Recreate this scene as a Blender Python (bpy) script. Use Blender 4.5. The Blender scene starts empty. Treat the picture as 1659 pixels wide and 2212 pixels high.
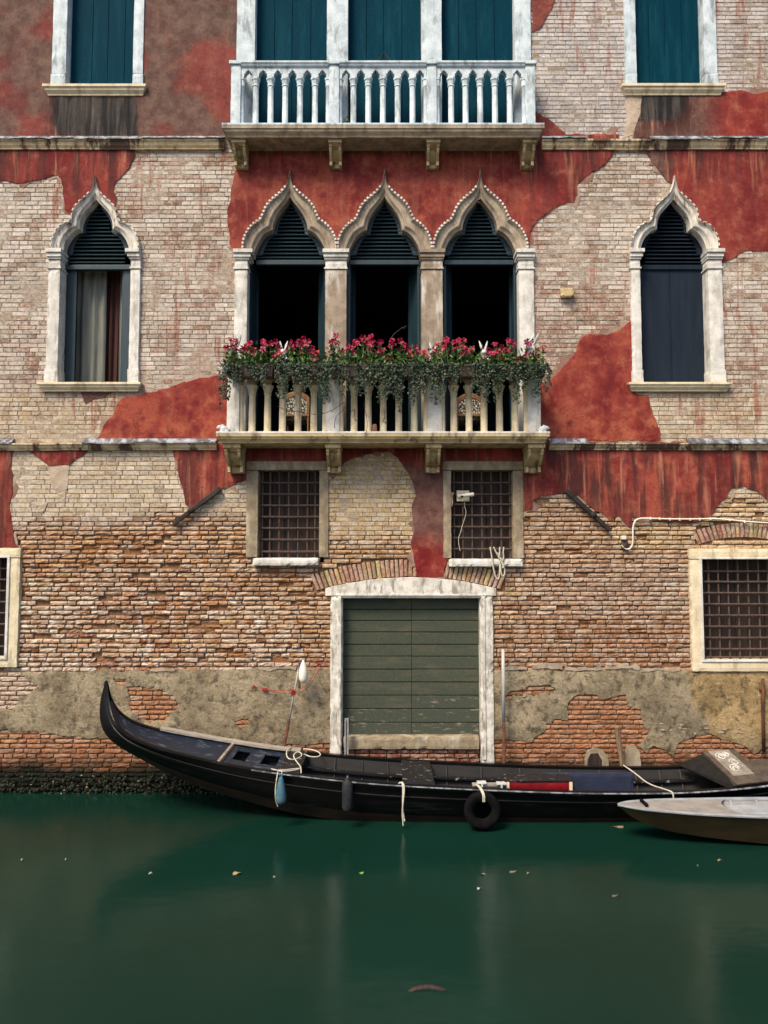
import bpy, bmesh, math, random
from mathutils import Vector, Matrix, noise as mnoise
from mathutils.geometry import delaunay_2d_cdt

random.seed(7)
R = math.radians
scene = bpy.context.scene
COL = scene.collection

# ------------------------------------------------------------------ camera
EYE = Vector((0.0, -11.2, 3.45))
PITCH = R(3.65)
FPX, CX, CY = 1597.6, 829.5, 1106.0          # focal length and centre of a 1659 x 2212 survey grid
cam_d = bpy.data.cameras.new('camera')
cam_d.sensor_fit = 'VERTICAL'; cam_d.sensor_height = 36.0; cam_d.lens = 26.0
cam_d.clip_start = 0.1; cam_d.clip_end = 500
cam = bpy.data.objects.new('camera', cam_d); COL.objects.link(cam)
cam.location = EYE; cam.rotation_euler = (R(90) + PITCH, 0, 0)
scene.camera = cam

# ------------------------------------------------------------------ sky and sun
SUN_EL, SUN_AZ = R(52), R(36)                # azimuth: to the left of straight on
world = bpy.data.worlds.new('World'); scene.world = world; world.use_nodes = True
wn = world.node_tree.nodes; wl = world.node_tree.links
sky = wn.new('ShaderNodeTexSky'); sky.sky_type = 'NISHITA'; sky.sun_disc = False
sky.sun_elevation = SUN_EL; sky.sun_rotation = R(180) + SUN_AZ
sky.air_density = 1.0; sky.dust_density = 3.0; sky.ozone_density = 1.0
wn['Background'].inputs['Strength'].default_value = 0.11
wl.new(sky.outputs[0], wn['Background'].inputs['Color'])
sun_d = bpy.data.lights.new('sun', 'SUN'); sun_d.energy = 2.9; sun_d.angle = R(20); sun_d.color = (1.0, 0.85, 0.64)
sun = bpy.data.objects.new('sun', sun_d); COL.objects.link(sun)
to_sun = Vector((-math.sin(SUN_AZ) * math.cos(SUN_EL), -math.cos(SUN_AZ) * math.cos(SUN_EL), math.sin(SUN_EL)))
sun.rotation_euler = to_sun.to_track_quat('Z', 'Y').to_euler()
sun.location = to_sun * 40
vs = scene.view_settings
vs.view_transform = 'Standard'; vs.look = 'None'; vs.gamma = 1.0; vs.use_curve_mapping = False
vs.exposure = 0.85
scene.render.engine = 'CYCLES'
scene.cycles.use_denoising = True
scene.cycles.max_bounces = 6; scene.cycles.diffuse_bounces = 3; scene.cycles.glossy_bounces = 3
scene.cycles.sample_clamp_indirect = 4.0

# ------------------------------------------------------------------ surveying: where a sight line meets an upright or level plane
def sight(px, py):
    u = (px - CX) / FPX; v = (CY - py) / FPX
    return Vector((u, math.cos(PITCH) - v * math.sin(PITCH), math.sin(PITCH) + v * math.cos(PITCH)))
def W(px, py, Y=0.0):
    d = sight(px, py); return EYE + d * ((Y - EYE.y) / d.y)
def WZ(px, py, Z=0.0):
    d = sight(px, py); return EYE + d * ((Z - EYE.z) / d.z)
def X(px, py, Y=0.0): return W(px, py, Y).x
def Z(py, Y=0.0): return W(CX, py, Y).z
def grid_of(p):
    r = Vector(p) - EYE
    dep = math.cos(PITCH) * r.y + math.sin(PITCH) * r.z
    v = -math.sin(PITCH) * r.y + math.cos(PITCH) * r.z
    return CX + FPX * r.x / dep, CY - FPX * v / dep
def fbm(x, y, z=0.0, o=4):
    return mnoise.fractal(Vector((x, y, z)), 0.9, 2.0, o)
def sm(a, b, x):
    t = min(1, max(0, (x - a) / (b - a))) if a != b else float(x > a)
    return t * t * (3 - 2 * t)
def lerp(a, b, t): return a + (b - a) * t
def lc(a, b, t): return tuple(lerp(p, q, t) for p, q in zip(a, b))

# ------------------------------------------------------------------ materials
def ND(nt, t, **k):
    n = nt.nodes.new(t)
    for a, b in k.items(): setattr(n, a, b)
    return n
class MT:
    """small node-tree writer"""
    def __init__(s, name, rough=0.8, spec=0.3):
        s.m = bpy.data.materials.new(name); s.m.use_nodes = True
        s.nt = s.m.node_tree; s.b = s.nt.nodes['Principled BSDF']
        s.b.inputs['Roughness'].default_value = rough
        s.b.inputs['Specular IOR Level'].default_value = spec
        s.pos = ND(s.nt, 'ShaderNodeNewGeometry').outputs['Position']
    def L(s, a, b): s.nt.links.new(a, b)
    def put(s, sock, v):
        if hasattr(v, 'links') or hasattr(v, 'is_linked'): s.L(v, sock)
        else:
            if isinstance(v, tuple) and len(v) == 3 and sock.type == 'RGBA': v = v + (1,)
            sock.default_value = v
    def noise(s, scale=5, detail=5, rough=0.6, stretch=None, off=(0, 0, 0), dist=0.0):
        mp = ND(s.nt, 'ShaderNodeMapping'); s.L(s.pos, mp.inputs['Vector'])
        mp.inputs['Scale'].default_value = stretch or (1, 1, 1); mp.inputs['Location'].default_value = off
        n = ND(s.nt, 'ShaderNodeTexNoise'); s.L(mp.outputs[0], n.inputs['Vector'])
        n.inputs['Scale'].default_value = scale; n.inputs['Detail'].default_value = detail
        n.inputs['Roughness'].default_value = rough; n.inputs['Distortion'].default_value = dist
        return n.outputs['Fac']
    def ramp(s, f, a, b, va=0.0, vb=1.0):
        n = ND(s.nt, 'ShaderNodeMapRange'); n.interpolation_type = 'SMOOTHSTEP'
        s.L(f, n.inputs['Value'])
        for k, v in (('From Min', a), ('From Max', b), ('To Min', va), ('To Max', vb)): n.inputs[k].default_value = v
        return n.outputs[0]
    def math(s, op, a, b=0.0):
        n = ND(s.nt, 'ShaderNodeMath', operation=op); s.put(n.inputs[0], a); s.put(n.inputs[1], b); return n.outputs[0]
    def mix(s, f, a, b, mode='MIX'):
        n = ND(s.nt, 'ShaderNodeMix', data_type='RGBA', blend_type=mode)
        s.put(n.inputs[0], f); s.put(n.inputs[6], a); s.put(n.inputs[7], b); return n.outputs[2]
    def attr(s, name='col'):
        n = ND(s.nt, 'ShaderNodeAttribute', attribute_name=name); return n.outputs['Color'], n.outputs['Alpha']
    def sep(s, c):
        n = ND(s.nt, 'ShaderNodeSeparateColor'); s.L(c, n.inputs[0]); return n.outputs
    def color(s, c): s.put(s.b.inputs['Base Color'], c); return s
    def rough(s, c): s.put(s.b.inputs['Roughness'], c); return s
    def bump(s, h, strength=0.5, dist=0.01):
        n = ND(s.nt, 'ShaderNodeBump'); s.put(n.inputs['Height'], h)
        n.inputs['Strength'].default_value = strength; n.inputs['Distance'].default_value = dist
        s.L(n.outputs[0], s.b.inputs['Normal']); return s

MAT = {}
def simple(name, c1, c2=None, scale=6, rough=0.7, bump=0.25, dist=0.006, stretch=None, spec=0.3, lo=0.35, hi=0.65, detail=6):
    t = MT(name, rough, spec)
    n = t.noise(scale, detail, 0.65, stretch)
    t.color(t.mix(t.ramp(n, lo, hi), c1, c2 or tuple(c * 0.6 for c in c1)))
    if bump: t.bump(t.noise(scale * 4, 6, 0.7, stretch), bump, dist)
    MAT[name] = t.m
    return t.m

def brick_mat():
    t = MT('brick', 0.93, 0.15)
    c, a = t.attr()
    n1 = t.noise(26, 5, 0.7); n2 = t.noise(7, 6, 0.65, off=(3, 1, 5)); n3 = t.noise(95, 3, 0.6)
    c = t.mix(t.ramp(n1, 0.3, 0.72), t.mix(1.0, c, (0.60, 0.56, 0.54), 'MULTIPLY'), c)
    c = t.mix(t.ramp(n3, 0.5, 0.75, 0, 0.35), c, t.mix(1.0, c, (1.45, 1.4, 1.35), 'MULTIPLY'))
    # lime bloom left in patches
    lime = t.ramp(t.math('ADD', t.math('MULTIPLY', n2, 0.7), t.math('MULTIPLY', n1, 0.45)), 0.52, 0.68)
    c = t.mix(t.math('MULTIPLY', lime, a), c, (0.56, 0.51, 0.45))
    # rust-red runs washed down from the plaster above (first floor and higher only)
    z = ND(t.nt, 'ShaderNodeSeparateXYZ'); t.L(t.pos, z.inputs[0])
    run = t.noise(3.6, 5, 0.65, stretch=(2.6, 1, 0.22), off=(2, 0, 8), dist=0.5); where = t.noise(0.8, 3, 0.5, off=(6, 0, 1))
    runs = t.math('MULTIPLY', t.math('MULTIPLY', t.ramp(run, 0.52, 0.64), t.ramp(where, 0.44, 0.56)), t.ramp(z.outputs[2], 5.2, 5.6, 0.0, 0.75))
    c = t.mix(runs, c, t.mix(t.ramp(n1, 0.3, 0.7), (0.20, 0.055, 0.035), (0.33, 0.115, 0.075)))
    damp = t.ramp(t.noise(1.1, 6, 0.7, off=(11, 4, 3)), 0.52, 0.68, 0, 0.42)
    c = t.mix(damp, c, t.mix(1.0, c, (0.50, 0.44, 0.40), 'MULTIPLY'))
    t.color(c)
    t.bump(t.math('ADD', n1, t.math('MULTIPLY', n3, 0.5)), 0.75, 0.012)
    MAT['brick'] = t.m
def mortar_mat():
    t = MT('mortar', 0.95, 0.1)
    c, a = t.attr()
    n = t.noise(30, 5, 0.7)
    t.color(t.mix(t.ramp(n, 0.3, 0.7), t.mix(1.0, c, (0.55, 0.52, 0.5), 'MULTIPLY'), c))
    t.bump(n, 0.8, 0.015)
    MAT['mortar'] = t.m
def plaster_mat():
    # channels: R faded brown, G dark run-off streaks, B orange scour ; alpha pale bare coat
    t = MT('red_plaster', 0.9, 0.15)
    c, pale = t.attr(); r, g, b = t.sep(c)[:3]
    big = t.noise(1.3, 6, 0.62); mid = t.noise(5.0, 6, 0.65, off=(4, 0, 2)); fine = t.noise(28, 5, 0.7)
    st = t.noise(2.4, 6, 0.62, stretch=(2.4, 1, 0.30), dist=0.4); st2 = t.noise(3.6, 6, 0.65, stretch=(2.4, 1, 0.20), off=(7, 0, 3), dist=0.3)
    base = t.mix(t.ramp(big, 0.34, 0.66), (0.150, 0.013, 0.016), (0.265, 0.040, 0.034))
    base = t.mix(t.ramp(mid, 0.52, 0.74, 0, 0.7), base, (0.330, 0.110, 0.085))
    base = t.mix(t.ramp(mid, 0.30, 0.44, 0.55, 0), base, (0.085, 0.018, 0.020))
    base = t.mix(t.math('MULTIPLY', t.ramp(t.math('ADD', t.math('MULTIPLY', mid, 0.6), t.math('MULTIPLY', big, 0.4)), 0.40, 0.62), b), base, (0.44, 0.125, 0.062))
    fade = t.math('MULTIPLY', t.ramp(t.math('ADD', t.math('MULTIPLY', mid, 0.45), t.math('MULTIPLY', big, 0.55)), 0.26, 0.56, 0.70, 1.0), r)
    base = t.mix(fade, base, t.mix(t.ramp(mid, 0.36, 0.66), (0.088, 0.056, 0.049), (0.165, 0.103, 0.082)))
    base = t.mix(t.math('MULTIPLY', t.ramp(t.math('ADD', t.math('MULTIPLY', st, 0.75), t.math('MULTIPLY', big, 0.25)), 0.42, 0.58, 0, 0.92), g), base, (0.052, 0.021, 0.020))
    base = t.mix(t.math('MULTIPLY', t.ramp(st2, 0.52, 0.68, 0, 0.75), g), base, (0.42, 0.18, 0.115))
    cv = ND(t.nt, 'ShaderNodeTexVoronoi', feature='DISTANCE_TO_EDGE'); cv.inputs['Scale'].default_value = 1.5
    wv = ND(t.nt, 'ShaderNodeVectorMath', operation='ADD'); t.L(t.pos, wv.inputs[0])
    wn_ = ND(t.nt, 'ShaderNodeTexNoise'); wn_.inputs['Scale'].default_value = 4.0; wn_.inputs['Detail'].default_value = 6; t.L(t.pos, wn_.inputs['Vector']); t.L(wn_.outputs['Color'], wv.inputs[1]); t.L(wv.outputs[0], cv.inputs['Vector'])
    crack = t.math('MULTIPLY', t.ramp(cv.outputs['Distance'], 0.0, 0.012, 1, 0), t.ramp(big, 0.46, 0.58))
    base = t.mix(t.math('MULTIPLY', crack, 0.7), base, (0.030, 0.014, 0.013))
    bloom = t.ramp(t.noise(9, 7, 0.75, off=(1, 5, 9)), 0.60, 0.72, 0, 0.5)
    base = t.mix(t.math('MULTIPLY', bloom, t.ramp(big, 0.42, 0.6)), base, (0.36, 0.20, 0.165))
    soot = t.math('MINIMUM', t.math('MAXIMUM', t.math('SUBTRACT', g, 1.0), 0.0), 1.0)
    sbase = t.mix(t.ramp(st2, 0.40, 0.62), (0.016, 0.016, 0.018), (0.070, 0.060, 0.056))
    sbase = t.mix(t.ramp(st2, 0.61, 0.70, 0, 0.7), sbase, (0.28, 0.24, 0.20))
    base = t.mix(t.ramp(t.math('ADD', soot, t.math('MULTIPLY', t.math('SUBTRACT', mid, 0.5), 0.9)), 0.25, 0.7), base, sbase)
    base = t.mix(t.math('SUBTRACT', 1.0, pale), base, t.mix(t.ramp(mid, 0.35, 0.65), (0.36, 0.29, 0.225), (0.47, 0.39, 0.31)))
    base = t.mix(t.ramp(fine, 0.35, 0.62, 0.30, 0), base, t.mix(1.0, base, (0.45, 0.42, 0.4), 'MULTIPLY'))
    t.color(base)
    t.bump(t.math('ADD', t.math('MULTIPLY', mid, 0.6), t.math('MULTIPLY', fine, 0.35)), 0.55, 0.02)
    MAT['red_plaster'] = t.m
def cement_mat():
    t = MT('cement_render', 0.92, 0.15)
    c, a = t.attr()
    big = t.noise(1.6, 6, 0.65); mid = t.noise(7, 6, 0.7, off=(2, 0, 1)); fine = t.noise(42, 4, 0.7)
    sc = t.noise(11, 5, 0.7, stretch=(0.5, 1, 2.2), off=(8, 3, 1))
    base = t.mix(t.ramp(big, 0.35, 0.65), (0.205, 0.165, 0.108), (0.375, 0.310, 0.210))
    base = t.mix(t.ramp(mid, 0.36, 0.52, 0.75, 0), base, (0.060, 0.050, 0.036))
    base = t.mix(t.ramp(sc, 0.56, 0.70, 0, 0.65), base, (0.44, 0.39, 0.30))
    base = t.mix(t.ramp(sc, 0.30, 0.42, 0.6, 0), base, (0.07, 0.055, 0.038))
    base = t.mix(t.ramp(fine, 0.35, 0.65, 0.55, 0), base, t.mix(1.0, base, (0.40, 0.38, 0.35), 'MULTIPLY'))
    t.color(t.mix(1.0, base, c, 'MULTIPLY'))
    t.bump(t.math('ADD', mid, t.math('MULTIPLY', fine, 0.6)), 0.7, 0.022)
    MAT['cement_render'] = t.m
def stone_mat(name, c1, c2, grime, gamt=0.7, gscale=3.5, rust=0.0):
    t = MT(name, 0.72, 0.3)
    mid = t.noise(6, 6, 0.65); fine = t.noise(38, 5, 0.7)
    st = t.noise(gscale, 6, 0.65, stretch=(2.2, 2.2, 0.6), off=(5, 2, 1))
    base = t.mix(t.ramp(mid, 0.36, 0.64), c1, c2)
    base = t.mix(t.ramp(fine, 0.52, 0.70, 0, 0.5), base, t.mix(1.0, base, (0.55, 0.53, 0.5), 'MULTIPLY'))
    base = t.mix(t.ramp(st, 0.50, 0.66, 0, gamt), base, grime)
    if rust:
        st2 = t.noise(1.3, 6, 0.75, stretch=(1.6, 1, 0.4), off=(1, 9, 4))
        base = t.mix(t.ramp(st2, 0.47, 0.56, 0, rust), base, (0.060, 0.030, 0.020))
    t.color(base)
    t.bump(t.math('ADD', mid, t.math('MULTIPLY', fine, 0.7)), 0.35, 0.008)
    MAT[name] = t.m
brick_mat(); mortar_mat(); plaster_mat(); cement_mat()
stone_mat('stone_skylit', (0.40, 0.48, 0.53), (0.56, 0.64, 0.69), (0.17, 0.195, 0.215), 0.78)  # bluish skylight on the upper storey's stone put into the colour
stone_mat('stone_white', (0.48, 0.47, 0.44), (0.64, 0.63, 0.60), (0.24, 0.22, 0.19), 0.65)
stone_mat('stone_gate', (0.40, 0.38, 0.34), (0.66, 0.64, 0.59), (0.20, 0.175, 0.14), 0.85, 6.0)
stone_mat('stone_cream', (0.55, 0.47, 0.32), (0.66, 0.58, 0.42), (0.25, 0.18, 0.10), 0.6)
stone_mat('stone_ochre_lit', (0.38, 0.29, 0.15), (0.50, 0.40, 0.235), (0.12, 0.085, 0.05), 0.85)  # warm light on brackets and undersides put into the ochre
stone_mat('stone_string', (0.46, 0.35, 0.20), (0.62, 0.52, 0.35), (0.16, 0.10, 0.06), 0.5, 3.0, rust=0.95)
stone_mat('stone_arch', (0.26, 0.21, 0.16), (0.37, 0.31, 0.24), (0.14, 0.105, 0.08), 0.6)
stone_mat('stone_stained', (0.50, 0.47, 0.42), (0.64, 0.61, 0.56), (0.085, 0.05, 0.035), 0.85, 4.5)
stone_mat('stone_brown', (0.20, 0.155, 0.115), (0.31, 0.25, 0.19), (0.60, 0.58, 0.54), 0.65, 2.0)
stone_mat('stone_taupe', (0.19, 0.15, 0.10), (0.30, 0.24, 0.16), (0.55, 0.52, 0.44), 0.35, 2.2)
stone_mat('stone_slab', (0.22, 0.175, 0.12), (0.36, 0.29, 0.20), (0.10, 0.07, 0.05), 0.6)
simple('lead', (0.30, 0.32, 0.37), (0.075, 0.075, 0.085), 5, 0.6, 0.4, 0.01, (2, 1, 1), 0.3, 0.38, 0.58)
simple('shutter_slate', (0.011, 0.019, 0.032), (0.008, 0.014, 0.025), 3, 0.65, 0.12, 0.003, (4, 1, 0.4), 0.12)
simple('dark_green_wood', (0.014, 0.036, 0.050), (0.010, 0.026, 0.037), 5, 0.45, 0.15, 0.003, (4, 1, 0.5), 0.4)
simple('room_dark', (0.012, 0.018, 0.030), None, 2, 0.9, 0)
simple('board_brown', (0.040, 0.024, 0.019), (0.017, 0.011, 0.010), 4, 0.7, 0.3, 0.005, (5, 1, 0.3))
simple('iron', (0.050, 0.034, 0.030), (0.095, 0.062, 0.050), 14, 0.75, 0.4, 0.004)
simple('iron_black', (0.012, 0.010, 0.010), (0.035, 0.026, 0.022), 9, 0.7, 0.4, 0.005)
simple('rust', (0.12, 0.045, 0.022), (0.045, 0.022, 0.015), 9, 0.85, 0.5, 0.006)
simple('curtain', (0.20, 0.21, 0.185), (0.13, 0.14, 0.125), 3, 0.9, 0.1, 0.004, (6, 1, 0.4))
simple('curtain_red', (0.055, 0.018, 0.016), (0.035, 0.012, 0.012), 3, 0.9, 0.1, 0.004, (6, 1, 0.4))
simple('white_plastic', (0.72, 0.70, 0.63), (0.60, 0.57, 0.48), 5, 0.4, 0)
simple('cream_plastic', (0.52, 0.48, 0.33), (0.44, 0.40, 0.27), 5, 0.5, 0.1)
simple('black_glass', (0.004, 0.004, 0.005), None, 2, 0.1, 0, spec=0.6)
simple('white_rope', (0.58, 0.55, 0.46), (0.36, 0.33, 0.27), 60, 0.9, 0.5, 0.003)
simple('red_string', (0.36, 0.03, 0.03), (0.25, 0.02, 0.02), 20, 0.8, 0)
simple('zinc_pole', (0.42, 0.42, 0.40), (0.26, 0.26, 0.25), 6, 0.45, 0.15, 0.003, (3, 3, 0.4), 0.5)
simple('old_wood', (0.26, 0.18, 0.11), (0.13, 0.085, 0.05), 6, 0.85, 0.5, 0.006, (5, 5, 0.4))
simple('silvered_wood', (0.34, 0.31, 0.27), (0.20, 0.175, 0.15), 6, 0.85, 0.5, 0.006, (0.6, 5, 5))
simple('terracotta', (0.20, 0.10, 0.055), (0.12, 0.065, 0.04), 6, 0.8, 0.3)
simple('planter_brown', (0.060, 0.042, 0.032), (0.040, 0.028, 0.022), 8, 0.6, 0.2, 0.003)
simple('soil', (0.02, 0.014, 0.01), None, 20, 0.95, 0.6, 0.01)
simple('rabbit_white', (0.56, 0.60, 0.60), (0.36, 0.39, 0.40), 9, 0.5, 0.2, 0.004)
simple('chair_wood', (0.21, 0.105, 0.040), (0.12, 0.055, 0.022), 8, 0.45, 0.2, 0.003, (3, 3, 0.6), 0.5)
simple('bark', (0.11, 0.085, 0.06), (0.06, 0.045, 0.035), 18, 0.9, 0.5, 0.004)
simple('hull_brown', (0.022, 0.011, 0.006), (0.006, 0.005, 0.004), 6, 0.6, 0.3, 0.005, (0.4, 2, 2))
simple('inner_black', (0.004, 0.0037, 0.0037), (0.011, 0.009, 0.008), 6, 0.6, 0.3, 0.005, (0.5, 2, 2))
simple('red_leather', (0.17, 0.004, 0.007), (0.11, 0.003, 0.006), 8, 0.4, 0.2, 0.004)
simple('blue_board', (0.020, 0.026, 0.055), (0.014, 0.018, 0.038), 8, 0.65, 0.3, 0.004)
simple('black_rubber', (0.0025, 0.0025, 0.003), (0.006, 0.006, 0.006), 12, 0.85, 0.4, 0.004, None, 0.08)
simple('weed', (0.010, 0.016, 0.007), (0.022, 0.022, 0.012), 9, 0.45, 0.4, 0.006)
simple('grey_fender', (0.024, 0.025, 0.029), (0.012, 0.0125, 0.014), 14, 0.7, 0.3, 0.004)
simple('blue_fender', (0.025, 0.105, 0.17), (0.085, 0.14, 0.145), 7, 0.5, 0.2, 0.003)
simple('boat_white', (0.34, 0.36, 0.39), (0.24, 0.255, 0.28), 5, 0.35, 0.08, 0.003, None, 0.45)
simple('boat_deck', (0.27, 0.25, 0.23), (0.19, 0.175, 0.165), 4, 0.6, 0.15, 0.003)
simple('boat_hull', (0.042, 0.029, 0.012), (0.026, 0.018, 0.008), 4, 0.5, 0.12, 0.004, (0.4, 1, 1))
simple('stern_board', (0.085, 0.066, 0.050), (0.045, 0.035, 0.028), 9, 0.7, 0.3, 0.004)
simple('stern_panel', (0.24, 0.21, 0.17), (0.14, 0.12, 0.10), 12, 0.75, 0.4, 0.004)
simple('bright_metal', (0.55, 0.56, 0.56), (0.40, 0.41, 0.42), 9, 0.3, 0, spec=0.6)
simple('quay_stone', (0.42, 0.38, 0.32), (0.30, 0.27, 0.23), 3, 0.85, 0.3, 0.01)
simple('far_wall', (0.50, 0.36, 0.24), (0.40, 0.28, 0.18), 1.5, 0.9, 0.2, 0.01)
def scuffed(name, c, wear, lo, hi, scale=9, rough=0.4, stretch=(0.7, 1.4, 1), spec=0.25):
    t = MT(name, rough, spec)
    n = t.noise(scale, 7, 0.7, stretch); f = t.noise(30, 5, 0.7)
    base = t.mix(t.ramp(f, 0.3, 0.7), tuple(x * 0.7 for x in c), c)
    t.color(t.mix(t.ramp(n, lo, hi), base, wear)); t.rough(t.ramp(n, lo - 0.1, hi, rough, 0.75))
    t.bump(f, 0.25, 0.004); MAT[name] = t.m
scuffed('deck_blue', (0.013, 0.019, 0.036), (0.095, 0.115, 0.145), 0.52, 0.72, 7, 0.42)
scuffed('thwart_black', (0.012, 0.012, 0.014), (0.26, 0.26, 0.26), 0.585, 0.66, 13)
scuffed('gate_green', (0.062, 0.073, 0.053), (0.092, 0.082, 0.057), 0.48, 0.72, 3, 0.75, (0.6, 1, 2.4), 0.1)
scuffed('gate_green_worn', (0.062, 0.073, 0.055), (0.20, 0.165, 0.12), 0.56, 0.66, 12, 0.75, (0.5, 1, 2.0), 0.1)
scuffed('black_paint', (0.0034, 0.0034, 0.004), (0.028, 0.027, 0.028), 0.58, 0.78, 3.5, 0.36, (0.35, 2, 3.2), 0.22)
scuffed('shutter_blue', (0.001, 0.033, 0.058), (0.006, 0.052, 0.078), 0.46, 0.78, 2.6, 0.7, (3.0, 1, 0.35), 0.03)
def leaf_mat(name, a, b, tr=0.25):
    t = MT(name, 0.5, 0.35)
    n = t.noise(9, 4, 0.6)
    t.color(t.mix(t.ramp(n, 0.35, 0.65), a, b))
    MAT[name] = t.m
leaf_mat('leaf_fresh', (0.032, 0.085, 0.020), (0.085, 0.145, 0.034))
leaf_mat('leaf_ivy', (0.009, 0.027, 0.017), (0.024, 0.048, 0.021))
leaf_mat('petal_red', (0.19, 0.001, 0.022), (0.31, 0.004, 0.050))
leaf_mat('petal_pink', (0.40, 0.06, 0.13), (0.48, 0.14, 0.20))
leaf_mat('petal_coral', (0.55, 0.05, 0.035), (0.60, 0.09, 0.07))
def fabric_mat():
    t = MT('chair_fabric', 0.85, 0.2)
    v = ND(t.nt, 'ShaderNodeTexVoronoi', feature='DISTANCE_TO_EDGE'); t.L(t.pos, v.inputs['Vector']); v.inputs['Scale'].default_value = 27
    n = t.noise(22, 2, 0.5, dist=1.5)
    f = t.math('ADD', t.math('MULTIPLY', v.outputs['Distance'], 1.1), t.math('MULTIPLY', n, 0.5))
    t.color(t.mix(t.ramp(f, 0.40, 0.44), (0.045, 0.040, 0.034), (0.46, 0.45, 0.40))); MAT['chair_fabric'] = t.m
fabric_mat()
def water_mat():
    t = MT('canal_water', 0.18, 0.34)
    t.b.inputs['IOR'].default_value = 1.33
    n = t.noise(0.35, 3, 0.5)
    t.color(t.mix(t.ramp(n, 0.3, 0.7), (0.0030, 0.0185, 0.0125), (0.0038, 0.0225, 0.0160)))
    a = t.noise(0.9, 3, 0.5, (1, 1.6, 1)); b = t.noise(4.0, 3, 0.5, (1, 1.6, 1))
    t.bump(t.math('ADD', a, t.math('MULTIPLY', b, 0.2)), 0.10, 0.10)
    MAT['canal_water'] = t.m
water_mat()

# ------------------------------------------------------------------ mesh helpers
class MB:
    def __init__(s): s.v = []; s.f = []; s.c = []; s.mi = []
    def add(s, vs, fs, col=None, mi=0):
        o = len(s.v); s.v += [tuple(p) for p in vs]; s.f += [tuple(i + o for i in f) for f in fs]
        s.mi += [mi] * len(fs)
        if col is not None:
            s.c += col if isinstance(col, list) else [col] * len(vs)
        return s
    def box(s, x0, x1, y0, y1, z0, z1, mi=0):
        s.add([(x, y, z) for z in (z0, z1) for y in (y0, y1) for x in (x0, x1)],
              [(0, 2, 3, 1), (4, 5, 7, 6), (0, 1, 5, 4), (2, 6, 7, 3), (0, 4, 6, 2), (1, 3, 7, 5)], mi=mi); return s
    def rbox(s, x0, x1, y0, y1, z0, z1, step=0.06, amp=0.006, chip=0.0, seed=0):
        """box whose faces are gridded and knocked about a little, as worn stone is"""
        def disp(p, nrm):
            k = Vector(p) * 7 + Vector((seed * 3.1, seed, 0))
            d = Vector((mnoise.noise(k), mnoise.noise(k + Vector((9, 0, 0))), mnoise.noise(k + Vector((0, 9, 0))))) * amp
            ed = sum(1 for a, lo, hi in ((p[0], x0, x1), (p[1], y0, y1), (p[2], z0, z1)) if abs(a - lo) < 1e-5 or abs(a - hi) < 1e-5)
            q = Vector(p) + d
            if ed >= 2:
                c = Vector(((x0 + x1) / 2, (y0 + y1) / 2, (z0 + z1) / 2))
                w = 0.006 + chip * max(0, mnoise.noise(k * 1.7) - 0.1)
                for a, lo, hi in ((0, x0, x1), (1, y0, y1), (2, z0, z1)):
                    if abs(p[a] - lo) < 1e-5: q[a] += min(w, (hi - lo) * 0.3)
                    elif abs(p[a] - hi) < 1e-5: q[a] -= min(w, (hi - lo) * 0.3)
            return q
        R_ = (x0, x1), (y0, y1), (z0, z1)
        for ax in range(3):
            a, b = [i for i in range(3) if i != ax]
            na = max(2, min(40, int((R_[a][1] - R_[a][0]) / step) + 1)); nb = max(2, min(60, int((R_[b][1] - R_[b][0]) / step) + 1))
            for side in (0, 1):
                vs = []
                for i in range(na + 1):
                    for j in range(nb + 1):
                        p = [0, 0, 0]; p[ax] = R_[ax][side]
                        p[a] = R_[a][0] + (R_[a][1] - R_[a][0]) * i / na; p[b] = R_[b][0] + (R_[b][1] - R_[b][0]) * j / nb
                        vs.append(disp(p, ax))
                fs = [(i * (nb + 1) + j, (i + 1) * (nb + 1) + j, (i + 1) * (nb + 1) + j + 1, i * (nb + 1) + j + 1) for i in range(na) for j in range(nb)]
                s.add(vs, fs)
        return s
    def prism(s, poly, y0, y1, holes=(), inner=(), yf=None):
        """upright slab: outline in (x, z), front at y0, back at y1"""
        pts = []; ed = []
        for lp in (poly,) + tuple(holes):
            o = len(pts); n = len(lp); pts += [Vector((p[0], p[1])) for p in lp]
            ed += [(o + i, o + (i + 1) % n) for i in range(n)]
        nb = len(pts)
        pts += [Vector(p) for p in inner]
        V, E, F, ov, oe, of = delaunay_2d_cdt(pts, ed, [], 1, 1e-5)
        def keep(f):
            q = (sum(V[i].x for i in f) / len(f), sum(V[i].y for i in f) / len(f))
            return inside(q, poly) and not any(inside(q, h) for h in holes)
        F = [f for f in F if keep(f)]
        n = len(V)
        bound = {}
        for f in F:
            for i in range(len(f)):
                a, b = f[i], f[(i + 1) % len(f)]
                if (b, a) in bound: del bound[(b, a)]
                else: bound[(a, b)] = 1
        bv = {a for e in bound for a in e}
        g = yf or (lambda x, z, e: y0)
        vs = [(p.x, g(p.x, p.y, i in bv), p.y) for i, p in enumerate(V)]
        fs = [tuple(f) for f in F]
        o = len(vs); idx = {a: o + k for k, a in enumerate(sorted(bv))}
        vs += [(V[a].x, y1, V[a].y) for a in sorted(bv)]
        fs += [(b, a, idx[a], idx[b]) for a, b in bound]
        if yf is None:
            o2 = len(vs); vs += [(p.x, y1, p.y) for p in V]; fs += [tuple(o2 + i for i in reversed(f)) for f in F]
        s.add(vs, fs); return s
    def extrude(s, prof, p0, p1, cap=True):
        """profile in (y, z) run along x from p0 to p1"""
        n = len(prof)
        s.add([(p0, y, z) for y, z in prof] + [(p1, y, z) for y, z in prof],
              [(i, (i + 1) % n, n + (i + 1) % n, n + i) for i in range(n)] + ([tuple(range(n))[::-1], tuple(range(n, 2 * n))] if cap else [])); return s
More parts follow.
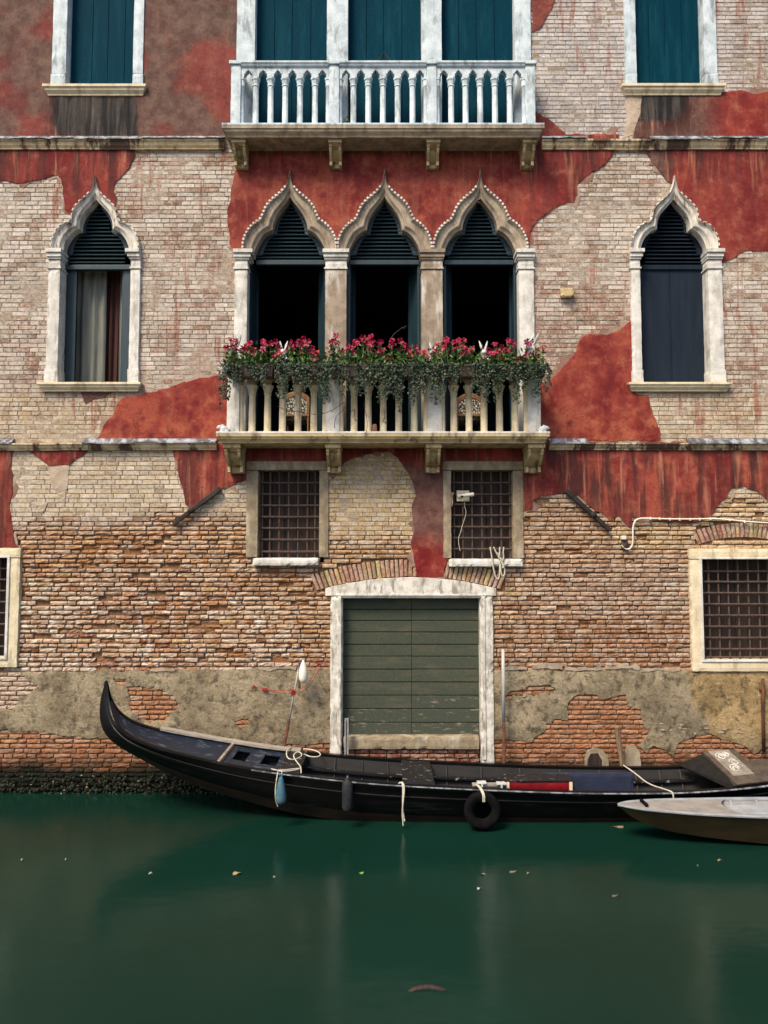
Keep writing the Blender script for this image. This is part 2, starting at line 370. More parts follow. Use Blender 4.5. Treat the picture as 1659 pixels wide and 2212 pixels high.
    def tube(s, pts, r, n=7, cap=True):
        pts = [Vector(p) for p in pts]; rows = []
        up = Vector((0.123, 0.31, 0.94)).normalized()
        for i, p in enumerate(pts):
            t = (pts[min(i + 1, len(pts) - 1)] - pts[max(i - 1, 0)])
            t = t.normalized() if t.length > 1e-9 else Vector((0, 0, 1))
            a = t.cross(up)
            if a.length < 1e-3: a = t.cross(Vector((1, 0, 0)))
            a.normalize(); b = t.cross(a); rr = r(i / max(1, len(pts) - 1)) if callable(r) else r
            rows.append([p + (a * math.cos(q) + b * math.sin(q)) * rr for q in (2 * math.pi * k / n for k in range(n))])
        return s.loft(rows, True, cap)
    def loft(s, rows, closed=False, cap=False, mi=0):
        n = len(rows[0]); m = len(rows)
        vs = [p for r in rows for p in r]; kk = n if closed else n - 1
        fs = [(i * n + j, i * n + (j + 1) % n, (i + 1) * n + (j + 1) % n, (i + 1) * n + j) for i in range(m - 1) for j in range(kk)]
        if cap: fs += [tuple(range(n))[::-1], tuple(range((m - 1) * n, m * n))]
        s.add(vs, fs, mi=mi); return s
    def lathe(s, cx, cy, prof, n=10, ph=0.0, sq=None):
        rows = [[(cx + math.cos(ph + 2 * math.pi * k / n) * r, cy + math.sin(ph + 2 * math.pi * k / n) * r, z) for k in range(n)] for r, z in prof]
        return s.loft(rows, True, True)
    def ball(s, c, r, n=10, m=7, rot=None):
        c = Vector(c); rows = []
        rx, ry, rz = r if isinstance(r, (tuple, list)) else (r, r, r)
        for i in range(m + 1):
            th = math.pi * i / m * 0.998 + 0.003
            rows.append([(Vector((rx * math.sin(th) * math.cos(2 * math.pi * k / n), ry * math.sin(th) * math.sin(2 * math.pi * k / n), rz * math.cos(th)))) for k in range(n)])
        if rot is not None: rows = [[rot @ p for p in q] for q in rows]
        return s.loft([[p + c for p in q] for q in rows], True, True)

OFF = {}
def link(o, parent=None):
    COL.objects.link(o)
    if parent is not None:
        o.parent = parent
        o.matrix_parent_inverse = Matrix.Translation(-OFF.get(parent.name, Vector((0, 0, 0))))
    return o
def obj(name, mb, mat, parent=None, smooth=False, bevel=0.0, recalc=True, **props):
    me = bpy.data.meshes.new(name)
    me.from_pydata(mb.v, [], mb.f); me.update()
    if mb.c:
        ca = me.color_attributes.new('col', 'FLOAT_COLOR', 'POINT')
        ca.data.foreach_set('color', [x for c in mb.c for x in c])
    mats = mat if isinstance(mat, (list, tuple)) else [mat]
    for m in mats: me.materials.append(MAT[m])
    if len(mats) > 1: me.polygons.foreach_set('material_index', mb.mi)
    if recalc:
        bm = bmesh.new(); bm.from_mesh(me); bmesh.ops.recalc_face_normals(bm, faces=bm.faces); bm.to_mesh(me); bm.free()
    if smooth: me.polygons.foreach_set('use_smooth', [True] * len(me.polygons))
    o = bpy.data.objects.new(name, me)
    link(o, parent)
    if smooth and smooth != 'all':
        try: me.set_sharp_from_angle(angle=R(42))
        except Exception: pass
    if bevel:
        b = o.modifiers.new('bevel', 'BEVEL'); b.width = bevel; b.segments = 2; b.limit_method = 'ANGLE'; b.angle_limit = R(50)
    for k, v in props.items(): o[k] = v
    return o
def thing(name, label, cat, loc=(0, 0, 0), group=None):
    o = bpy.data.objects.new(name, None); o.empty_display_size = 0.1
    COL.objects.link(o); o.location = loc; OFF[o.name] = Vector(loc)
    o['label'] = label; o['category'] = cat
    if group: o['group'] = group
    return o
def tag(o, label, cat, group=None):
    o['label'] = label; o['category'] = cat
    if group: o['group'] = group
    return o
def resample(pl, n):
    pl = [Vector((p[0], p[1])) for p in pl]
    d = [0.0]
    for a, b in zip(pl, pl[1:]): d.append(d[-1] + (b - a).length)
    out = []; j = 0
    for i in range(n + 1):
        t = d[-1] * i / n
        while j < len(d) - 2 and d[j + 1] < t: j += 1
        k = (t - d[j]) / max(1e-9, d[j + 1] - d[j]); out.append(pl[j].lerp(pl[j + 1], min(1, max(0, k))))
    return out
def smooth_line(pl, it=2):
    """Chaikin corner cutting, ends kept"""
    pl = [Vector(p) for p in pl]
    for _ in range(it):
        q = [pl[0]]
        for a, b in zip(pl, pl[1:]): q += [a.lerp(b, 0.25), a.lerp(b, 0.75)]
        q.append(pl[-1]); pl = q
    return pl
def WP(pts, Y=0.0):
    return [(lambda p: Vector((p.x, p.z)))(W(a, b, Y)) for a, b in pts]
def inside(p, poly):
    x, z = p; c = False; n = len(poly)
    for i in range(n):
        a = poly[i]; b = poly[i - 1]
        if (a[1] > z) != (b[1] > z) and x < (b[0] - a[0]) * (z - a[1]) / (b[1] - a[1]) + a[0]: c = not c
    return c
def spans(poly, z):
    xs = []; n = len(poly)
    for i in range(n):
        a = poly[i]; b = poly[i - 1]
        if (a[1] > z) != (b[1] > z): xs.append((b[0] - a[0]) * (z - a[1]) / (b[1] - a[1]) + a[0])
    xs.sort(); return list(zip(xs[::2], xs[1::2]))

# ------------------------------------------------------------------ the setting: canal, quay on the camera's side
m = MB(); m.add([(-70, 0.4, 0), (70, 0.4, 0), (70, -9.9, 0), (-70, -9.9, 0)], [(3, 2, 1, 0)])
obj('canal_water', m, 'canal_water', recalc=False, kind='structure')
m = MB(); m.add([(-70, 0.6, -2.2), (70, 0.6, -2.2), (70, -16, -2.2), (-70, -16, -2.2)], [(3, 2, 1, 0)])
obj('canal_bed', m, 'soil', recalc=False, kind='structure')
m = MB(); m.box(-70, 70, -16, -9.85, -2.1, 1.35)
obj('quay', m, 'quay_stone', kind='structure')

# ------------------------------------------------------------------ outlines
OG_SIDE_O = ([(-95, 0), (-94.5, 20), (-89, 38), (-79, 52), (-67, 60), (-56, 62)], [(-56, 62), (-50, 70), (-49, 83), (-43, 95), (-33, 106), (-20, 117), (-10, 127), (-5, 137), (-2, 149), (0, 163)])
OG_SIDE_I = ([(-72, 0), (-69, 17), (-61, 32), (-52, 42), (-43, 48), (-36, 49)], [(-36, 49), (-36, 60), (-33, 72), (-27, 84), (-17, 95), (-8, 104), (0, 114)])
OG_MID_O = ([(-102.4, 0), (-101, 22), (-93, 42), (-80, 58), (-64, 69)], [(-64, 69), (-58, 80), (-52, 96), (-39, 112), (-22, 125), (-11, 136), (-5, 147), (-2, 163), (0, 179)])
OG_MID_I = ([(-78, 0), (-71, 18), (-60, 36), (-49, 45), (-38, 49)], [(-38, 49), (-36.6, 62), (-30, 80), (-17, 98), (-6, 111), (0, 121)])
def half_curve(segs, cx, sy, n1, n2, Y, sign=1):
    a = [(cx + sign * dx, sy - dy) for dx, dy in segs[0]]; b = [(cx + sign * dx, sy - dy) for dx, dy in segs[1]]
    return resample(smooth_line(WP(a, Y), 1), n1) + resample(smooth_line(WP(b, Y), 1), n2)[1:]
ARCHES = [(206, 542, OG_SIDE_O, OG_SIDE_I, 829), (626, 543.5, OG_MID_O, OG_MID_I, 936), (830.5, 543.5, OG_MID_O, OG_MID_I, 936),
          (1037, 543.5, OG_MID_O, OG_MID_I, 936), (1456.5, 542, OG_SIDE_O, OG_SIDE_I, 830)]
def rect(x0, x1, y0, y1):
    return WP([(x0, y0), (x1, y0), (x1, y1), (x0, y1)])
def vrect(x0, x1, y0, y1, ym):
    """true rectangle: left/right taken at height ym"""
    a, b = X(x0, ym), X(x1, ym); return [Vector((a, Z(y0))), Vector((b, Z(y0))), Vector((b, Z(y1))), Vector((a, Z(y1)))]
OPEN = []
def ogee_open(cx, sy, so, si, by, w):
    mid = lambda k: [((a[0] + b[0]) / 2, (a[1] + b[1]) / 2) for a, b in zip(resample(so[k], 12), resample(si[k], 12))]
    segs = (mid(0), mid(1))
    L = half_curve(segs, cx, sy, 10, 14, 0, 1); Rr = half_curve(segs, cx, sy, 10, 14, 0, -1)
    x0, x1 = L[0].x, Rr[0].x
    return [Vector((x0, Z(by)))] + L + Rr[::-1][1:] + [Vector((x1, Z(by)))]
OGEE_POLY = [ogee_open(*a[:4], a[4], 0) for a in ARCHES]
TOPZ = 13.4
UP_W = [(140, 296, 190), (1362, 1530, 189)]                    # upper side windows: x range of the hole, foot
OPEN += [[Vector((X(a, b), TOPZ - 0.3)), Vector((X(c, b), TOPZ - 0.3)), Vector((X(c, b), Z(b))), Vector((X(a, b), Z(b)))] for a, c, b in UP_W]
OPEN.append([Vector((X(530, 260), TOPZ - 0.3)), Vector((X(1129, 260), TOPZ - 0.3)), Vector((X(1129, 260), Z(288))), Vector((X(530, 260), Z(288)))])
OPEN += [OGEE_POLY[0], OGEE_POLY[4]]
OPEN.append([Vector((X(520, 740), Z(540))), Vector((X(1140, 740), Z(540))), Vector((X(1140, 740), Z(950))), Vector((X(520, 740), Z(950)))])
OPEN += OGEE_POLY[1:4]
OPEN.append(vrect(545, 700, 1006, 1212, 1110)); OPEN.append(vrect(966, 1118, 1006, 1212, 1110))
OPEN.append(vrect(1502, 1708, 1197, 1436, 1310)); OPEN.append(vrect(-40, 30, 1194, 1430, 1310))
GATE = vrect(726, 1050, 1268, 1646, 1440); OPEN.append(GATE)
def arc_y(px):           # top of the gate's stone lintel
    return 1247 + 24 * ((px - 887) / 184.0) ** 2
ARCHPOLY = WP([(676 + i * 20.8, arc_y(676 + i * 20.8) - 40) for i in range(21)] + [(1092 - i * 20.8, arc_y(1092 - i * 20.8) - 1) for i in range(21)])
def arc2_y(px): return 1162 + 16 * ((px - 1606) / 100.0) ** 2
ARCHPOLY2 = WP([(1503 + i * 20, arc2_y(1503 + i * 20) - 34) for i in range(12)] + [(1723 - i * 20, arc2_y(1723 - i * 20)) for i in range(12)])
NOBRICK = OPEN + [ARCHPOLY, ARCHPOLY2]

RED = {   # name: (outline in survey grid, kind)
 'a': [(-260, -260), (516, -260), (516, 300), (-260, 300)],
 'b': [(1146, -260), (1220, -260), (1212, -60), (1199, 0), (1194, 19), (1178, 42), (1166, 64), (1149, 70)],
 'c': [(1150, 236), (1175, 253), (1195, 265), (1220, 288), (1222, 300), (1150, 300)],
 'e': [(-260, 385), (-60, 386), (0, 390), (40, 396), (85, 390), (112, 381), (127, 377), (134, 393), (138, 430), (140, 452), (157, 466), (166, 458), (172, 445), (185, 432), (198, 420), (206, 404), (214, 420), (228, 432), (242, 446), (250, 448), (251, 430), (246, 408), (250, 393), (276, 366), (290, 340), (294, 312), (-260, 312)],
 'f': [(533, 290), (528, 345), (508, 370), (502, 400), (499, 430), (492, 450), (494, 500), (498, 530), (508, 548), ('arches',), (1146, 548), (1142, 535), (1148, 500), (1160, 480), (1190, 455), (1215, 441), (1238, 436), (1245, 420), (1245, 400), (1262, 385), (1277, 372), (1290, 370), (1318, 345), (1336, 312), (1336, 290)],
 'g': [(1390, 312), (1400, 338), (1420, 366), (1440, 392), (1456, 402), (1470, 426), (1484, 436), (1496, 452), (1502, 470), (1510, 484), (1525, 492), (1538, 512), (1541, 540), (1541, 578), (1561, 569), (1580, 560), (1600, 546), (1620, 541), (1645, 543), (1720, 545), (1930, 540), (1930, 312)],
 'h': [(1150, 828), (1186, 826), (1200, 810), (1230, 777), (1245, 757), (1250, 737), (1262, 725), (1272, 721), (1310, 725), (1340, 712), (1358, 698), (1372, 690), (1372, 850), (1400, 855), (1405, 880), (1417, 910), (1427, 935), (1424, 952), (1150, 952)],
 'i': [(209, 952), (225, 920), (248, 895), (255, 870), (275, 858), (300, 852), (340, 845), (380, 832), (430, 818), (480, 808), (515, 802), (515, 952)],
 'j': [(175, 846), (245, 846), (225, 858), (205, 862), (187, 873)],
 'k': [(-260, 962), (30, 962), (25, 985), (24, 1010), (28, 1040), (27, 1065), (20, 1090), (25, 1130), (35, 1175), (45, 1186), (-20, 1195), (-260, 1190)],
 'l': [(62, 962), (66, 975), (85, 990), (104, 1007), (150, 1003), (175, 985), (192, 972), (196, 962)],
 'm': [(366, 958), (378, 990), (387, 1030), (398, 1070), (402, 1090), (415, 1100), (430, 1088), (470, 1060), (500, 1048), (535, 1036), (552, 1025), (552, 958)],
 'n': [(526, 956), (526, 1000), (552, 1005), (696, 1005), (706, 1026), (736, 1009), (747, 998), (779, 985), (819, 978), (843, 977), (859, 989), (872, 1009), (886, 1031), (895, 1049), (898, 1072), (890, 1094), (889, 1117), (895, 1147), (888, 1170), (892, 1190), (895, 1210), (899, 1241), (913, 1250), (957, 1246), (960, 1228), (966, 1200), (966, 1005), (1118, 1005), (1119, 1104), (1148, 1102), (1150, 1079), (1157, 1076), (1189, 1068), (1221, 1063), (1252, 1071), (1270, 1090), (1292, 1107), (1303, 1108), (1318, 1126), (1334, 1112), (1347, 1129), (1363, 1141), (1365, 1117), (1411, 1120), (1447, 1129), (1495, 1131), (1534, 1120), (1547, 1097), (1566, 1075), (1582, 1055), (1608, 1051), (1634, 1060), (1659, 1081), (1720, 1110), (1930, 1120), (1930, 956)],
}
PALE = {'o': [(103, 1009), (150, 1001), (147, 1030), (143, 1060), (139, 1084), (126, 1066), (110, 1045)], 'p': [(64, 1086), (101, 1084), (96, 1098), (91, 1108), (80, 1096)],
        'q': [(1350, 205), (1392, 205), (1386, 240), (1372, 292), (1345, 296), (1352, 250)]}
RED['s'] = [(1386, 205), (1562, 200), (1600, 197), (1627, 202), (1720, 197), (1930, 197), (1930, 300), (1366, 300), (1382, 245)]
CEM = {
 't': [(46, 1452), (120, 1451), (200, 1449), (330, 1449), (377, 1445), (500, 1446), (600, 1444), (640, 1447), (720, 1444), (720, 1600), (655, 1609), (500, 1606), (330, 1600), (240, 1596), (182, 1594), (119, 1586), (63, 1578), (0, 1578), (-60, 1580), (-60, 1532), (24, 1530), (40, 1510), (62, 1500), (85, 1478), (60, 1470)],
 'u': [(1060, 1447), (1200, 1449), (1340, 1447), (1496, 1449), (1930, 1449), (1930, 1612), (1659, 1612), (1626, 1627), (1611, 1609), (1574, 1601), (1533, 1586), (1496, 1590), (1466, 1605), (1451, 1634), (1432, 1618), (1414, 1608), (1396, 1627), (1384, 1612), (1399, 1586), (1388, 1556), (1384, 1534), (1355, 1523), (1351, 1501), (1310, 1510), (1290, 1503), (1269, 1499), (1250, 1501), (1226, 1516), (1226, 1553), (1198, 1553), (1180, 1560), (1180, 1575), (1158, 1590), (1148, 1599), (1117, 1599), (1060, 1597)],
}
CEM_HOLES = {'t': [[(276, 1484), (340, 1488), (376, 1496), (377, 1530), (350, 1552), (300, 1556), (282, 1530)], [(246, 1462), (270, 1462), (276, 1478), (255, 1482)], [(505, 1556), (530, 1552), (545, 1562), (520, 1576)]],
             'u': [[(1090, 1497), (1125, 1488), (1155, 1478), (1192, 1482), (1201, 1490), (1190, 1497), (1140, 1499), (1100, 1508), (1085, 1506)]]}

# ------------------------------------------------------------------ the house
house = thing('canal_house', 'old canal palazzo of peeling red plaster and brick with pointed arch windows', 'building', (0, 0, 0))
XL, XR, ZB = -7.0, 7.0, -0.5

# mortar sheet: one gridded skin, set back deeper where the joints are washed out
def lowness(px, py, x, z):
    edge = 1125 + 28 * fbm(x * 1.1, z * 1.1, 3.0)
    if 700 < px < 905: edge += 40
    if px > 1120: edge -= 45
    return sm(edge - 35, edge + 35, py)
def mortar_y(x, z):
    px, py = grid_of((x, 0, z)); lo = lowness(px, py, x, z)
    return lerp(lerp(0.009, 0.0035, sm(0.0, 0.35, fbm(x * 1.2, z * 1.2, 21.0))), 0.046 if py < 1440 else 0.026, lo) + fbm(x * 5, z * 5, 1.0) * lerp(0.0015, 0.012, lo)
def mortar_col(x, z):
    px, py = grid_of((x, 0, z)); lo = lowness(px, py, x, z)
    c = lc(lc((0.27, 0.215, 0.16), (0.40, 0.345, 0.28), sm(0.0, 0.35, fbm(x * 1.2, z * 1.2, 21.0)) if py > 320 else 0.5), (0.22, 0.130, 0.075), lo)
    n = fbm(x * 2.2, z * 2.2, 8.0)
    c = lc(c, (0.34, 0.15, 0.06), max(0, n) * 0.9 * lo)
    if py > 1640: c = lc(c, (0.012, 0.014, 0.010), sm(1640, 1672, py + 10 * n))
    return c + (1,)
def in_open(x, z, g):
    for p in OPEN:
        if p[0].x - 3 < x < p[0].x + 6 and inside((x, z), p): return True
    return False
m = MB(); st = 0.055
nx = int((XR - XL) / st); nz = int((TOPZ - ZB) / st)
ids = {}; vs = []; cs = []
def vid(i, j):
    k = (i, j)
    if k not in ids:
        x, z = XL + i * st, ZB + j * st
        ids[k] = len(vs); vs.append((x, mortar_y(x, z), z)); cs.append(mortar_col(x, z))
    return ids[k]
fs = []
obb = [(min(p.x for p in q), max(p.x for p in q), min(p.y for p in q), max(p.y for p in q), q) for q in OPEN]
for j in range(nz):
    z = ZB + (j + 0.5) * st
    row = []
    for q in obb:
        if q[2] < z < q[3]: row += spans(q[4], z)
    for i in range(nx):
        x = XL + (i + 0.5) * st
        if any(a < x < b for a, b in row): continue
        fs.append((vid(i, j), vid(i + 1, j), vid(i + 1, j + 1), vid(i, j + 1)))
m.add(vs, fs, cs)
wall = obj('wall', m, 'mortar', house, smooth='all', recalc=False)
# the house's depth behind the skin
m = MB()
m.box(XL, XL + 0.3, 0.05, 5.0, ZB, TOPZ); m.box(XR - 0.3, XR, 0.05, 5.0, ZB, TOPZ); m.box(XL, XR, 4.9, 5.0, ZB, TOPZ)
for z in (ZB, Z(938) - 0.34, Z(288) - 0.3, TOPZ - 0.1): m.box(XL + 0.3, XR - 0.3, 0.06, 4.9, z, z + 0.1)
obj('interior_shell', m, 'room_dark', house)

# plaster coats
def plaster_poly(px_list):
    out = []
    for p in px_list:
        if p[0] == 'arches':
            for k in (1, 2, 3): out += OGEE_POLY[k][1:-1]
        else: out.append(Vector((W(p[0], p[1]).x, W(p[0], p[1]).z)))
    return out
PLAST = []; PHOLES = {}
def rough_edge(poly, step=0.035, amp=0.022, seed=0.0):
    out = []; n = len(poly)
    for i in range(n):
        a, b = poly[i], poly[(i + 1) % n]; d = (b - a).length; k = max(1, int(d / step))
        for j in range(k):
            p = a.lerp(b, j / k)
            out.append(Vector((p.x + amp * fbm(p.x * 6, p.y * 6, seed, 5) , p.y + amp * fbm(p.x * 6 + 20, p.y * 6, seed, 5))))
    return out
def coat(name, pxl, key, mat, front, colfn, amp=0.022, holes=(), thick=0.03, seed=0.0, gap=0.11):
    base = plaster_poly(pxl); PLAST.append(base); PHOLES[len(PLAST) - 1] = [plaster_poly(h) for h in holes]
    poly = rough_edge(base, 0.035, amp, seed)
    hs = [rough_edge(plaster_poly(h), 0.03, amp if key == 'a' else 0.075, seed + 2) for h in holes]
    x0, x1 = min(p.x for p in base), max(p.x for p in base); z0, z1 = min(p.y for p in base), max(p.y for p in base)
    inn = []
    x = x0
    while x < x1:
        z = z0
        while z < z1:
            p = (x + random.uniform(-.03, .03), z + random.uniform(-.03, .03)); z += gap
            if inside(p, base) and not any(inside(p, h) for h in hs): inn.append(p)
        x += gap
    yf = lambda x, z, e: -front + (0.007 if e else 0) + 0.005 * fbm(x * 3, z * 3, 7.0)
    m = MB().prism(poly, -front, 0.02, hs, inn, yf)
    m.c = [colfn(*grid_of((v[0], 0, v[2])), v[0], v[2]) for v in m.v]
    return obj(name, m, mat, wall)
def red_col(px, py, x, z, key):
    n = fbm(x * 1.3, z * 1.3, 5.0)
    r = g = b = 0.1
    if key == 'a':
        r = 1.0 - 0.62 * sm(0.0, 0.5, n + 0.40 * sm(320, 470, px) * sm(60, 190, py)); b = 0.05; g = 0.10
        s = sm(100, 122, px) * (1 - sm(296, 316, px)) * sm(200, 214, py)
        g = max(g, (0.95 + 1.0 * (1 - 0.35 * sm(250, 292, py))) * s) if s > 0.02 else g
    elif key == 's':
        s = (1 - sm(1430, 1560, px + 30 * n)) * (1 - 0.7 * sm(245, 290, py)); g = 0.2 + 1.75 * s; r = 0.9 * (1 - sm(1500, 1580, px)); b = 0.2
    elif key == 'f':
        if px < 1140: g = 0.25 + 0.9 * (1 - sm(318, 350, py)) ; b = 0.40; r = 0.12
        else: g = 0.95 * (1 - 0.6 * sm(340, 420, py)); b = 0.1
    elif key in 'eg':
        g = 1.0 - 0.85 * sm(330, 440, py); b = 0.1
        if key == 'e': g = max(g, 0.8 * (1 - sm(400, 460, py)))
        if px < 1452 and key == 'g': r = 0.95
        if key == 'g' and py > 350: b = 0.22
    elif key in 'hi': g = 0.12; b = 0.35 + 0.3 * sm(840, 940, py); r = 0.05
    elif key in 'klm': g = 0.75; b = 0.25
    elif key == 'n':
        if px > 1125: g = 1.0 - 0.3 * sm(1040, 1120, py); b = 0.45
        else:
            g = 0.7 * (1 - sm(985, 1010, py)); b = 0.15; r = 0.85 * sm(985, 1020, py) * (1 - sm(1140, 1200, py + 30 * n))
    elif key in 'bc': r = 0.35; g = 0.2
    if key == 'j': r = 0.9
    return (r, g, b, 1.0)
for k, pl in RED.items():
    coat('plaster_patch', pl, k, 'red_plaster', {'j': 0.012}.get(k, 0.019), (lambda px, py, x, z, kk=k: red_col(px, py, x, z, kk)), 0.012 if k in 'a' else 0.022, holes=[[(128, -230), (298, -230), (298, 195), (128, 195)]] if k == 'a' else [], seed=ord(k) * 1.7)
for k, pl in RED.items():
    if k in 'efghiklmns':
        n0 = len(PLAST)
        coat('plaster_undercoat', pl, k, 'red_plaster', 0.010, (lambda px, py, x, z: (0.6, 0.1, 0.1, 0.25 + 0.5 * sm(-0.2, 0.3, fbm(x * 2, z * 2, 31)))), 0.15, seed=ord(k) * 2.9 + 5, gap=0.3)
        del PLAST[n0:]
for k, pl in PALE.items():
    coat('plaster_patch', pl, k, 'red_plaster', 0.011, lambda px, py, x, z: (0, 0, 0, 0.0), 0.03, seed=ord(k) * 1.7)
def cem_col(px, py, x, z):
    w = 1.0
    c = (1.0, 1.0, 1.0)
    if px > 1490: c = (1.15, 1.0, 0.75)
    if px > 1060: c = lc(c, (0.80, 0.82, 0.85), sm(0, 0.4, fbm(x, z, 2)))
    d = sm(1560, 1640, py); c = lc(c, (0.75, 0.72, 0.66), d)
    return c + (1,)
for k, pl in CEM.items():
    coat('cement_coat', pl, k, 'cement_render', 0.014, cem_col, 0.035, CEM_HOLES[k], seed=ord(k) * 1.3, gap=0.14)
# crust of white lime along the top edge of the cement
m = MB(); rl = random.Random(3)
def flake(pxl, front, amp):
    m.prism(rough_edge(plaster_poly(pxl), 0.02, amp, rl.random() * 50), -front, 0.0)
for a, b, y, h in ((325, 378, 1446, 3), (565, 640, 1442, 3), (1090, 1140, 1443, 6), (1150, 1215, 1440, 7), (1222, 1300, 1444, 4), (1308, 1380, 1440, 8), (1384, 1470, 1445, 3)):
    n = max(3, int((b - a) / 9)); up = [(lerp(a, b, i / n), y - rl.uniform(0.0, 0.9) * h) for i in range(n + 1)]
    flake(up + [(q[0], y + 3 + rl.uniform(0, 2)) for q in up[::-1]], 0.017 + rl.uniform(0, .004), 0.022)
for k in range(28):
    if k < 18: px = rl.uniform(1385, 1650); py = 1590 - 22 * math.sin((px - 1385) / 90.0) + rl.gauss(0, 7)
    else: px, py = rl.choice(((1428, 1566), (1385, 1560), (1300, 1540), (1110, 1510), (1130, 1508), (1575, 1516), (1600, 1560))); px += rl.gauss(0, 9); py += rl.gauss(0, 5)
    w, h = rl.uniform(2, 7), rl.uniform(1.0, 3.0)
    flake([(px - w, py), (px - w * .3, py - h), (px + w * .6, py - h * .7), (px + w, py + h * .3), (px + w * .2, py + h), (px - w * .6, py + h * .6)], 0.018 + rl.uniform(0, .006), 0.008)
obj('lime_crust', m, 'stone_arch', wall, kind='stuff')

# bricks
def brick_col(px, py, x, z, rnd):
    n1 = fbm(x * 0.8, z * 0.8, 0.0); n2 = fbm(x * 2.4, z * 2.4, 4.0); n3 = fbm(x * 0.5 + 9, z * 0.7, 2.0)
    q = rnd.random(); lo = lowness(px, py, x, z)
    # lime-washed upper storeys
    up = lc((0.44, 0.390, 0.340), (0.59, 0.555, 0.510), sm(-0.3, 0.4, n2))
    up = lc(up, (0.30, 0.225, 0.175), 0.75 * sm(0.0, 0.45, n1 + 0.25 * math.exp(-((py - 700) / 110) ** 2)))
    if q < 0.13: up = lc(up, (0.27, 0.17, 0.12), 0.7)
    elif q > 0.86: up = lc(up, (0.60, 0.56, 0.51), 0.7)
    st = fbm(x * 3.2, z * 0.35, 6.0)
    up = lc(up, (0.28, 0.08, 0.05), 0.28 * sm(0.26, 0.5, st))
    if py < 320:
        up = lc(up, (0.52, 0.52, 0.545), 0.72)
        if px > 1590 and n2 < 0.25: up = lc(up, (0.24, 0.175, 0.13), 0.5)
    if 850 < py < 1120: up = lc(up, (0.55, 0.46, 0.315), 0.55)
    if 700 < px < 905 and 970 < py < 1170: up = lc(up, (0.52, 0.375, 0.17), 0.6)
    lime_up = 0.55
    # bare weathered brick below
    w = sm(-0.25, 0.3, n3 + (q - 0.5) * 0.5)
    low = lc((0.30, 0.165, 0.105), (0.42, 0.305, 0.235), w)
    if q < 0.16: low = lc(low, (0.36, 0.175, 0.095), 0.7)
    elif q < 0.20: low = (0.40, 0.285, 0.165)
    elif q < 0.27: low = (0.20, 0.085, 0.055)
    elif q > 0.88: low = lc(low, (0.48, 0.41, 0.36), 0.8)
    if px > 1130 and py < 1360: low = lc(low, (0.39, 0.31, 0.275), 0.5)
    if py > 1330 and px > 640: low = lc(low, (0.275, 0.145, 0.085), 0.6)
    if py < 1220: low = lc(low, (0.43, 0.25, 0.13), 0.40)
    if px > 1330 and py < 1190: low = lc(low, (0.50, 0.38, 0.23), 0.6)
    if py > 1440:
        low = lc(low, (0.33, 0.155, 0.088), 0.65 * sm(1440, 1560, py))
        if px < 120 and py < 1530: low = lc(low, (0.52, 0.46, 0.43), 0.6)
        low = lc(low, (0.19, 0.075, 0.042), 0.55 * sm(1585, 1640, py))
    low = (low[0] * 1.03, low[1] * 1.0, low[2] * 0.90)
    gold_glow = math.exp(-((px - 830) / 330) ** 2) * sm(1100, 1180, py) * (1 - sm(1330, 1440, py))  # golden glow around the gate put into the brick colour
    low = lc(low, (0.40, 0.255, 0.13), 0.5 * gold_glow)
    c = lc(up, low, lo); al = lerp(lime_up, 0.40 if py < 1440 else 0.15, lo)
    if lo > 0.5 and px < 640 and 1280 < py < 1450: al = 0.40 + 0.5 * sm(-0.05, 0.3, n2)
    if py > 1630:
        d = sm(1632, 1668, py + 14 * n2); c = lc(c, (0.012, 0.014, 0.009), d); al *= 1 - d
    f = 0.80 + 0.40 * rnd.random()
    g = sum(c) / 3; c = tuple(max(0.0, g + (v - g) * lerp(1.12, 1.06, lo)) for v in c)
    return tuple(min(0.75, v * f) for v in c) + (al,)
def brick_geo(mb, M, w, h, dep, nx, nz, rnd, rough, col):
    """one brick: front face in local x,z, arrises worn, sides running back"""
    bv = 0.004 + rough * 0.5; vs = []; n = 0
    sx = [rnd.uniform(0.0, rough) for _ in range(4)]
    for i in range(nx + 1):
        for j in range(nz + 1):
            u, v = i / nx, j / nz
            e = (i in (0, nx)) + (j in (0, nz))
            x = (u - 0.5) * (w - 2 * bv); z = (v - 0.5) * (h - 2 * bv)
            y = rnd.uniform(-rough, rough) * 0.7 + (rnd.uniform(0, rough * 1.6) if e else 0) + (rough if e == 2 else 0)
            vs.append((x + (rnd.uniform(-1, 1) * rough * 0.5), y, z + rnd.uniform(-1, 1) * rough * 0.4))
    idx = lambda i, j: i * (nz + 1) + j
    fs = [(idx(i, j), idx(i + 1, j), idx(i + 1, j + 1), idx(i, j + 1)) for i in range(nx) for j in range(nz)]
    ring = [idx(i, 0) for i in range(nx + 1)] + [idx(nx, j) for j in range(1, nz + 1)] + [idx(i, nz) for i in range(nx - 1, -1, -1)] + [idx(0, j) for j in range(nz - 1, 0, -1)]
    k = len(ring)
    o = len(vs)
    for r in ring:
        x, y, z = vs[r]; gx = (w / 2 - abs(x)); gz = h / 2 - abs(z)
        e_x = 1 if gx < bv * 2.2 + rough else 0; e_z = 1 if gz < bv * 2.2 + rough else 0
        vs.append((x + math.copysign(bv * 0.9, x) * e_x, y + bv + rough * 0.6, z + math.copysign(bv * 0.9, z) * e_z))
    o2 = len(vs)
    for t in range(k): vs.append((vs[o + t][0], dep, vs[o + t][2]))
    for t in range(k):
        a, b = t, (t + 1) % k
        fs.append((ring[b], ring[a], o + a, o + b)[::-1]); fs.append((o + b, o + a, o2 + a, o2 + b)[::-1])
    mb.add([M @ Vector(p) for p in vs], fs, col)
rnd = random.Random(11)
BR = []                                     # (size in view, matrix, w, h, depth, nx, nz, rough, colour)
CH = 0.0705
